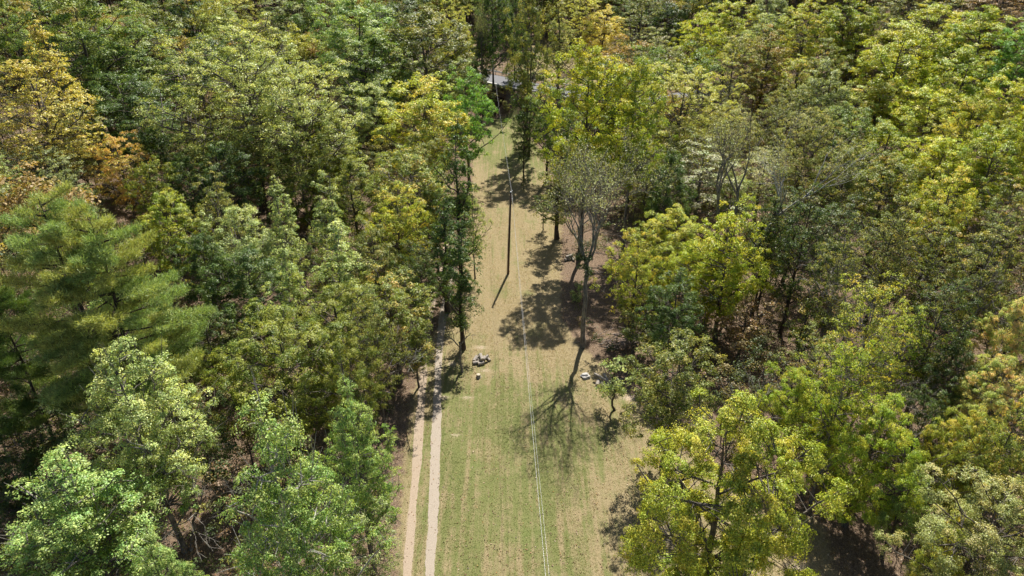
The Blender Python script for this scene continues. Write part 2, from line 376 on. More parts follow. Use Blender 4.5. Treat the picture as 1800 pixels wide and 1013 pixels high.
# ------------------------------------------------------------------ tree meshes
def leaf_quads(P, N, size, aspect, rng, fold=.18):
    n = len(P); N = N / (np.linalg.norm(N, axis=1)[:, None] + 1e-9)
    r = rng.normal(size=(n, 3)); T = np.cross(N, r); T /= np.linalg.norm(T, axis=1)[:, None] + 1e-9; B = np.cross(N, T)
    s = size[:, None]; a = T * s * .5; b_ = B * s * .5 * aspect; f = N * s * fold
    V = np.stack([P - a, P + b_ + f - a * .15, P + a, P - b_ + f - a * .15], 1).reshape(-1, 3)
    return V
def foliage_mesh(name, P, N, size, aspect, tone, clump, mat, rng, fold=.18):
    V = leaf_quads(P, N, size, aspect, rng, fold)
    return np_mesh(name, V, np.arange(len(V)), 4, mat, {'tone': tone, 'clump': clump})
def unit(v): return v / (np.linalg.norm(v, axis=-1, keepdims=True) + 1e-9)
def curve3(a, b_, sag, n=5):
    t = np.linspace(0, 1, n)[:, None]; m = (a + b_) / 2 + np.array([0, 0, sag]); return (1 - t) ** 2 * a + 2 * t * (1 - t) * m + t * t * b_

PROF = {
    'dome':  lambda t: np.sqrt(np.clip(1 - (2 * t - 1) ** 2, 0, 1)) ** .75 * np.where(t < .3, .75 + t * .83, 1),
    'round': lambda t: np.sqrt(np.clip(1 - (2 * t - 1) ** 2, 0, 1)) ** .8,
    'egg':   lambda t: np.clip(t * 5, 0, 1) ** .6 * np.clip(1 - t, 0, 1) ** .62 * 1.05,
    'cone':  lambda t: np.clip(t * 6, 0, 1) ** .6 * np.clip(1 - t, 0, 1) ** .85 * 1.08,
    'umbr':  lambda t: np.clip(t, 0, 1) ** .7 * np.sqrt(np.clip(1 - t ** 4, 0, 1)) * 1.1,
    'column': lambda t: np.clip(t * 6, 0, 1) ** .5 * np.clip((1 - t) * 4, 0, 1) ** .6,
}
def broadleaf(seed, H0, R0, C0, prof, ncl, rc, nl, lsize, k=1.0, flat=.62, lump=.28, droop=.2, up=.8, bare=.0, nlimb=16, trunk_r=.26, aspect=.62, lean=.0, twig=.035, rho_pow=.42, extra_twigs=0, lobes=2.0):
    """crown: sprays of leaves hung on limbs that leave a tapered trunk; returns (trunk mesh, crown mesh)"""
    rng = np.random.default_rng(seed); pf = PROF[prof]; base = H0 - 2 * C0
    c1 = np.empty((0, 3))
    t = rng.random(ncl * 12); keep = rng.random(len(t)) < pf(t) ** 1.2; t = t[keep][:ncl * 3]
    az = rng.random(len(t)) * 2 * math.pi; rho = rng.random(len(t)) ** rho_pow
    rho = np.where(t > .8, rng.random(len(t)) ** .6, rho)
    ph = rng.random(6) * 6.28
    lum = 1 + lump * (np.sin(2 * az + ph[0]) * .35 + np.sin(3 * az + ph[1] + 4 * t) * .45 + np.sin(5 * az + ph[2] - 7 * t) * .4)
    rr = rho * pf(t) * R0 * lum
    cz = base + t * 2 * C0 + (lum - 1) * C0 * .35 * t
    P = np.stack([rr * np.cos(az), rr * np.sin(az), cz], -1)
    # thin out clumps standing too close to each other
    sel = []
    rmin = rc[0] * .85
    for q in range(len(P)):
        if len(sel) >= ncl: break
        if sel:
            d = P[sel] - P[q]
            if (d * d).sum(1).min() < rmin * rmin: continue
        sel.append(q)
    P = P[sel]
    if lobes:   # gather the sprays into rounded lobes with hollows between them
        o_ = np.argsort(-np.linalg.norm(P - [0, 0, base + C0 * .5], axis=1)); L_ = []
        for q in o_:
            if all(np.linalg.norm(P[q] - P[e]) > lobes for e in L_): L_.append(q)
        LC = P[L_] - unit(P[L_] - [0, 0, base + C0 * .5]) * lobes * .35
        nn_ = np.linalg.norm(P[:, None] - LC[None], axis=2).argmin(1); P = LC[nn_] + (P - LC[nn_]) * np.array([.62, .62, 1.0]) + (rng.normal(0, lobes * .24, (len(LC), 1)) * unit(LC - [0, 0, base + C0 * .5]))[nn_]
    rel = (P - [0, 0, base + C0 * .7]) / [R0, R0, C0]; ncl = len(P)
    # trunk
    nt_ = 9; tz = np.linspace(0, 1, nt_); wob = np.cumsum(rng.normal(0, .12, (nt_, 2)), 0); wob -= wob[0]
    top = base + 2 * C0 * .86
    TP = np.stack([wob[:, 0] + lean * tz * 2, wob[:, 1], tz * top], -1); TR = trunk_r * (1 - tz) ** .8 + .03; TR[0] *= 1.35
    lines = [(TP, TR)]; lines7 = [(TP, TR)]
    def tp(z): return np.array([np.interp(z, TP[:, 2], TP[:, 0]), np.interp(z, TP[:, 2], TP[:, 1]), z])
    order = np.argsort(-np.linalg.norm(rel, axis=1)); limbs = []; ends = []
    for q in order:
        if len(limbs) >= nlimb: break
        if any(np.linalg.norm(P[q] - e) < R0 * .42 for e in ends): continue
        e = P[q]; hr = math.hypot(e[0], e[1]); z0 = max(base * .85, min(top * .97, e[2] - hr * rng.uniform(.5, .95) - .6))
        a_ = tp(z0); L = curve3(a_, e, -.12 * hr, 6); L[1:-1] += rng.normal(0, .12, (4, 3))
        r0 = np.interp(z0, TP[:, 2], TR) * .55; R_ = np.linspace(r0, .035, 6); limbs.append((L, R_)); ends.append(e); lines.append((L, R_))
    LP = np.concatenate([np.array([curve3(a_, b_, 0, 4) for a_, b_ in zip(l_[:-1], l_[1:])]).reshape(-1, 3) for l_, _ in limbs] + [np.array([tp(z) for z in np.linspace(base, top, 20)])])
    tl = []
    for q in range(ncl):
        d = P[q] - LP; dist = np.linalg.norm(d, axis=1) + np.where(d[:, 2] < 0, 1.5, 0); o = LP[dist.argmin()]
        if np.linalg.norm(P[q] - o) > .2: tl.append((curve3(o, P[q], .15, 4), np.linspace(twig * 1.3, twig * .4, 4)))
    for q in range(extra_twigs):
        e = P[rng.integers(ncl)]; v = unit(e - [0, 0, base + C0 * .3] + rng.normal(0, 1.2, 3)); L_ = rng.uniform(.7, 1.7)
        tl.append((curve3(e - v * .5, e + v * L_, .1, 4), np.linspace(twig * .8, twig * .25, 4)))
    V1, F1 = arr_tubes(lines, 7); V2, F2 = arr_tubes(tl, 4)
    tm = np_mesh('trunk', np.concatenate([V1, V2]), np.concatenate([F1, F2 + len(V1)]), 4, M_BARK, smooth=True)
    # leaves
    k2 = 1 / (k * k); PP = []; NN = []; TT = []; CC = []; SS = []
    for q in range(ncl):
        if rng.random() < bare: continue
        n = int(nl * k2 * rng.uniform(.6, 1.3)); r = rng.uniform(*rc)
        d = unit(rng.normal(size=(n, 3))); d[:, 2] = np.where(d[:, 2] < 0, d[:, 2] * .7, d[:, 2])
        # small sub-sprays give each clump a ragged outline
        ns = 9; sc_ = unit(rng.normal(size=(ns, 3))) * rng.uniform(.45, 1, (ns, 1)); sc_[:, 2] = np.abs(sc_[:, 2]) * .9 - .15
        wh = rng.integers(0, ns, n); loc = sc_[wh] + d * (rng.random((n, 1)) ** .5) * .42
        hr = np.linalg.norm(loc[:, :2], axis=1); loc[:, 2] = loc[:, 2] * flat - droop * hr * hr
        p = P[q] + loc * r * np.array([1.12, 1.12, 1.0])
        nn = unit(loc * 1.1 + np.array([0, 0, up * .75]) + rel[q] * .5 + rng.normal(0, .55, (n, 3)))
        PP.append(p); NN.append(nn); TT.append(rng.random(n)); CC.append(np.full(n, np.clip(rng.random() * .75 + .25 * P[q][2] / H0 * rng.random(), 0, 1))); SS.append(rng.uniform(lsize[0], lsize[1], n) * k)
    cm = foliage_mesh('crown', np.concatenate(PP), np.concatenate(NN), np.concatenate(SS), aspect, np.concatenate(TT), np.concatenate(CC), M_LEAF, rng)
    return tm, cm

def grow(rng, p, d, L, r, depth, out, tips, spread=.6, upb=.25, kids=(2, 3), shrink=.74, wig=.12):
    n = 5; P = [p]; dd = d.copy()
    for _ in range(n - 1):
        dd = unit(dd + rng.normal(0, wig, 3) + np.array([0, 0, upb * .25])); P.append(P[-1] + dd * L / (n - 1))
    P = np.array(P); r = max(r, .014); r1 = max(r * .68, .011); out.append((P, np.linspace(r, r1, n)))
    if depth == 0: tips.append(P[-1]); tips.append(P[2]); return
    for _ in range(rng.integers(kids[0], kids[1] + 1)):
        nd = unit(dd + unit(rng.normal(size=3)) * spread + np.array([0, 0, upb * .3]))
        k_ = rng.integers(2, n); grow(rng, P[k_], nd, L * shrink * rng.uniform(.8, 1.15), r1 * rng.uniform(.62, .85), depth - 1, out, tips, spread, upb, kids, shrink, wig)
def forked(seed, H0, clear, lean, nfork, L, depth, trunk_r, nleaf, rl, lsize, spread=.62, kids=(2, 3), upb=.3, shrink=.75, wig=.12, fork_out=.55):
    rng = np.random.default_rng(seed); out = []; tips = []
    n = 8; tz = np.linspace(0, 1, n); TP = np.stack([lean[0] * tz ** 1.3 + rng.normal(0, .06, n) * (tz > 0), lean[1] * tz ** 1.3 + rng.normal(0, .06, n) * (tz > 0), clear * tz], -1)
    TR = np.linspace(trunk_r, trunk_r * .72, n); TR[0] *= 1.4; out.append((TP, TR)); d0 = unit(TP[-1] - TP[-2])
    for q in range(nfork):
        a_ = q * 2 * math.pi / nfork + rng.uniform(-.4, .4); d = unit(d0 + np.array([math.cos(a_), math.sin(a_), .1]) * fork_out * rng.uniform(.6, 1.2))
        grow(rng, TP[-1] - (0, 0, rng.uniform(0, 1.0)), d, L, trunk_r * .5, depth, out, tips, spread, upb, kids, shrink, wig)
    V1, F1 = arr_tubes(out, 5); V1 = V1.astype(float)
    tm = np_mesh('trunk', V1, F1, 4, M_BARK, smooth=True)
    tips = np.array(tips); cm = None
    if nleaf:
        idx = np.repeat(np.arange(len(tips)), nleaf); keep = rng.random(len(idx)) < .8; idx = idx[keep]; n = len(idx)
        P = tips[idx] + rng.normal(0, rl, (n, 3)) * [1, 1, .6]; N = unit(rng.normal(0, .7, (n, 3)) + [0, 0, .8]); cl = rng.random(len(tips))[idx]
        cm = foliage_mesh('crown', P, N, rng.uniform(lsize[0], lsize[1], n), .6, rng.random(n), cl, M_LEAF, rng)
    return tm, cm
def pine(seed, H0=22, R0=6.5, k=1.0, leaders=2):
    rng = np.random.default_rng(seed); lines = []; tw = []; tuft = []; tdir = []; tcl = []
    for li in range(leaders):
        ox = (li - (leaders - 1) / 2) * 2.6; n = 9; tz = np.linspace(0, 1, n); hh = H0 * (1 - .06 * li)
        TP = np.stack([ox * np.clip(tz * 2 - .5, 0, 1) + rng.normal(0, .08, n), rng.normal(0, .08, n), tz * hh], -1); lines.append((TP, .3 * (1 - tz) ** .9 + .03))
        for q in range(62):
            z = hh * (.28 + .70 * (q / 62) ** .85) + rng.normal(0, .25); f = 1 - (z / hh - .28) / .72; L = R0 * (.22 + .78 * min(1, f * 1.7) ** .8) * rng.uniform(.5, 1.12)
            a_ = q * 2.4 + rng.uniform(-.4, .4); o = np.array([np.interp(z, TP[:, 2], TP[:, 0]), np.interp(z, TP[:, 2], TP[:, 1]), z])
            e = o + np.array([math.cos(a_) * L, math.sin(a_) * L, L * rng.uniform(-.05, .5) - .1 * f * L]); B = curve3(o, e, -.05 * L, 6); lines.append((B, np.linspace(.07, .02, 6)))
            side = unit(np.cross(e - o, [0, 0, 1.0])); fw = unit(e - o); cl = rng.random()
            for s in np.linspace(.3, 1, max(4, int(L * 2.4))):
                c = o + (e - o) * s + (0, 0, -.05 * L * 4 * s * (1 - s) * .5)
                for sg in (-1, 1, 0):
                    l2 = L * .30 * (1.15 - s) * rng.uniform(.6, 1.3) + .25; d2 = unit(fw * .75 + side * sg + np.array([0, 0, .22])); tip = c + d2 * l2
                    tw.append((curve3(c, tip, .02, 4), np.linspace(.02, .008, 4)))
                    for m_ in (.45, .75, 1.0): tuft.append(c + d2 * l2 * m_); tdir.append(d2); tcl.append(cl)
    V1, F1 = arr_tubes(lines, 6); V2, F2 = arr_tubes(tw, 3)
    tm = np_mesh('trunk', np.concatenate([V1, V2]), np.concatenate([F1, F2 + len(V1)]), 4, M_BARK, smooth=True)
    for (TP_, _r) in lines[::63]:
        for z in np.arange(.74, 1.0, .012):
            i_ = z * (len(TP_) - 1); c = TP_[int(i_)] + (TP_[min(int(i_) + 1, len(TP_) - 1)] - TP_[int(i_)]) * (i_ % 1)
            for k_ in range(3):
                a_ = rng.uniform(0, 6.28); d2 = unit(np.array([math.cos(a_), math.sin(a_), .5])); tuft.append(c + d2 * rng.uniform(.1, .7)); tdir.append(d2); tcl.append(rng.random())
    tuft = np.array(tuft); tdir = np.array(tdir); tcl = np.array(tcl); nn = 19
    idx = np.repeat(np.arange(len(tuft)), nn); n = len(idx)
    D = unit(tdir[idx] * .6 + rng.normal(0, .7, (n, 3)) + [0, 0, .45]); Ln = rng.uniform(.18, .34, n)[:, None]; W = unit(np.cross(D, rng.normal(size=(n, 3)))) * .016
    A = tuft[idx] + rng.normal(0, .13, (n, 3)); V = np.stack([A - W, A + W, A + D * Ln + W * .6, A + D * Ln - W * .6], 1).reshape(-1, 3)
    cm = np_mesh('crown', V, np.arange(len(V)), 4, M_NEEDLE, {'tone': rng.random(n), 'clump': tcl[idx]})
    return tm, cm

# species: name, category, (H0, R0, C0), list of (trunk, crown) variants
LIB = {}
def reg(key, name, dims, variants): LIB[key] = (name, dims, variants)
reg('oak', 'broadleaf_tree', (19, 5.2, 7.2), [broadleaf(s, 19, 5.0, 7.2, 'dome', 270, (.5, .9), 145, (.14, .22), lump=.42, flat=1.0, rho_pow=.30, droop=.1, lobes=2.9) for s in (1, 2, 3, 4, 5)])
reg('oakn', 'broadleaf_tree', (18, 5.2, 7.0), [broadleaf(s, 18, 5.0, 7.0, 'dome', 270, (.42, .85), 95, (.17, .26), k=.55, lump=.36, flat=1.0, rho_pow=.30, droop=.1, lobes=2.1) for s in (11, 12)])
reg('maple', 'broadleaf_tree', (17, 5.0, 6.8), [broadleaf(s, 17, 4.8, 6.8, 'dome', 260, (.45, .8), 120, (.13, .21), droop=.15, up=.6, lump=.45, flat=.95, rho_pow=.34, lobes=2.5) for s in (21, 22, 23)])
reg('maplen', 'broadleaf_tree', (14, 5.0, 6.0), [broadleaf(s, 14, 4.8, 6.0, 'dome', 340, (.38, .75), 118, (.15, .24), k=.54, droop=.2, up=.6, lump=.42, flat=.9, extra_twigs=60, rho_pow=.36, lobes=1.9) for s in (31, 32)])
reg('tall', 'broadleaf_tree', (26, 5.2, 8.2), [broadleaf(s, 26, 5.0, 8.2, 'dome', 400, (.45, .85), 135, (.14, .22), droop=.15, up=.6, lump=.42, flat=.95, rho_pow=.36, lobes=2.1) for s in (35,)])
reg('fine', 'broadleaf_tree', (20, 7.0, 7.4), [broadleaf(s, 20, 6.8, 7.4, 'dome', 480, (.4, .75), 95, (.11, .18), lump=.25, flat=.8, up=.9, extra_twigs=120, nlimb=24) for s in (41, 42)])
reg('tulip', 'broadleaf_tree', (21, 3.6, 7.2), [broadleaf(s, 21, 3.5, 7.6, 'cone', 210, (.35, .65), 85, (.13, .21), lump=.3, flat=.8, up=.7, extra_twigs=110, nlimb=26, trunk_r=.2) for s in (51, 52, 53)])
reg('tulipn', 'broadleaf_tree', (19, 4.8, 6.6), [broadleaf(s, 19, 4.7, 6.6, 'egg', 360, (.34, .7), 54, (.16, .26), k=.58, lump=.34, flat=.8, up=.7, extra_twigs=240, nlimb=32, trunk_r=.19, rho_pow=.5, lobes=1.6) for s in (61, 62, 63, 64)])
reg('thin', 'broadleaf_tree', (18, 4.6, 6.8), [broadleaf(s, 18, 4.5, 6.8, 'dome', 240, (.4, .75), 75, (.12, .19), lump=.45, flat=.7, extra_twigs=150, nlimb=24, trunk_r=.2) for s in (71, 72, 73)])
reg('bare', 'bare_tree', (20, 6.0, 5.0), [forked(s, 20, 8.0, (0, 0), 4, 3.7, 4, .30, 12, .32, (.09, .16)) for s in (81, 82)])
reg('pine', 'pine_tree', (21, 6.5, 7.6), [pine(91), pine(92, leaders=1)])
reg('ivy', 'ivy_covered_tree', (16, 2.4, 6.6), [broadleaf(s, 16, 2.2, 6.8, 'column', 110, (.4, .8), 110, (.13, .2), lump=.5, droop=.5, nlimb=10, trunk_r=.24, rho_pow=.6) for s in (101, 102)])
reg('small', 'small_tree', (7, 2.2, 2.5), [broadleaf(s, 7, 2.2, 2.5, 'round', 42, (.35, .7), 90, (.12, .2), lump=.5, nlimb=9, trunk_r=.1, extra_twigs=20) for s in (111, 112, 113)])
reg('shrub', 'shrub', (3.0, 1.7, 1.4), [broadleaf(s, 3.0, 1.6, 1.4, 'round', 24, (.35, .6), 90, (.1, .17), lump=.5, nlimb=8, trunk_r=.06, extra_twigs=14) for s in (121, 122)])

# foliage palettes: (main, second, share of the second)
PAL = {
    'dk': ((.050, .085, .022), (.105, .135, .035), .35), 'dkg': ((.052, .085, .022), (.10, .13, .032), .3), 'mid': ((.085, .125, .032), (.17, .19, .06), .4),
    'olive': ((.105, .120, .036), (.20, .175, .05), .35), 'paleol': ((.165, .185, .070), (.225, .225, .085), .45), 'pale': ((.160, .190, .088), (.245, .25, .12), .38),
    'ltg': ((.122, .180, .058), (.20, .23, .09), .4), 'brg': ((.080, .165, .028), (.13, .20, .035), .4), 'yg': ((.180, .205, .012), (.255, .225, .018), .4),
    'ygg': ((.132, .172, .014), (.225, .215, .02), .4), 'yel': ((.22, .225, .052), (.26, .235, .06), .4), 'gold': ((.255, .215, .055), (.26, .19, .055), .25),
    'org': ((.29, .185, .065), (.24, .22, .06), .4), 'rust': ((.16, .15, .025), (.21, .125, .03), .4), 'ygo': ((.175, .19, .028), (.28, .215, .04), .33),
    'tan': ((.16, .17, .065), (.225, .195, .09), .4), 'dky': ((.075, .100, .014), (.16, .165, .022), .5), 'gray': ((.135, .155, .085), (.20, .21, .12), .4),
    'ygn': ((.160, .180, .022), (.255, .225, .035), .38), 'pineg': ((.130, .170, .075), (.175, .18, .065), .45), 'mixo': ((.12, .14, .035), (.27, .185, .05), .28), 'pink': ((.185, .205, .065), (.33, .225, .13), .38),
    'shd': ((.055, .085, .025), (.13, .11, .03), .3), 'brown': ((.16, .11, .06), (.26, .16, .09), .4), 'twig': ((.185, .175, .125), (.165, .185, .09), .4),  # shd: leaf colours darkened to paint in the shade of the hollows
}
BARK = {'dark': (.075, .06, .05), 'gray': (.20, .185, .165), 'pale': (.38, .37, .34), 'mid': (.125, .11, .095)}
_n = [0]; PM = (2.12, 2.2, 1.5)
def put_tree(key, loc, R, C_, pal, label, rz=None, var=None, bark='mid', cat=None, group=None, name=None, shade=1.0):
    nm, (H0, R0, C0), vs = LIB[key]; _n[0] += 1; rng = random.Random(_n[0] * 7 + 3)
    tm, cm = vs[(var if var is not None else rng.randrange(len(vs))) % len(vs)]
    root = empty(name or nm, (loc[0], loc[1], float(ground_z(loc[0], loc[1])) - .1), rz if rz is not None else rng.uniform(0, 6.28))
    sx = R / R0; sz = C_ / C0; root.scale = (sx, sx * rng.uniform(.94, 1.06), sz)
    tag(root, label, cat or nm.replace('_', ' ').replace('broadleaf tree', 'tree').replace('ivy covered tree', 'tree'), group)
    t = link('trunk', tm, root); t.color = BARK[bark] + (1,)
    a, b_, m_ = PAL[pal]; a = [p_ * q_ for p_, q_ in zip(a, PM)]; b_ = [p_ * q_ for p_, q_ in zip(b_, PM)]
    if cm is not None:
        g_ = (max(.03, .2 * a[0] + .7 * a[1] + .1 * a[2]) / .30) ** .30; a = [v * g_ for v in a]; b_ = [v * g_ for v in b_]
        c = link('crown', cm, root); j = rng.uniform(.9, 1.1)
        c.color = (a[0] * j, a[1] * j, a[2] * j, 1); c['tint2'] = [b_[0] * j, b_[1] * j, b_[2] * j]; c['amt'] = m_
    return root
def tree_px(cx, cy, rx, ry, key, pal, label, **kw):
    """crown centre and half-extents in photo pixels -> a tree of real size standing on the terrain"""
    nm, (H0, R0, C0), _ = LIB[key]; th = math.atan2(-ray(cx, cy)[2], ray(cx, cy)[1]); C_ = C0; lo, hi = kw.pop('zs', (.72, 1.3))
    for _i in range(4):
        sz = C_ / C0; p, t = hit(cx, cy, H0 * sz - .8 * C_); R = rx * 1.04 * t / F
        vert = ry * 1.2 * t / F; c2 = vert ** 2 - (R * math.sin(th)) ** 2; C_ = math.sqrt(max(c2, 0.01)) / math.cos(th); C_ = min(max(C_, C0 * lo), C0 * hi)
    if 'var' not in kw:
        C_ *= random.Random(int(cx * 31 + cy)).uniform(.88, 1.16); p, t = hit(cx, cy, H0 * C_ / C0 - .8 * C_)
    return put_tree(key, (float(p[0]), float(p[1])), R, C_, pal, label, **kw)
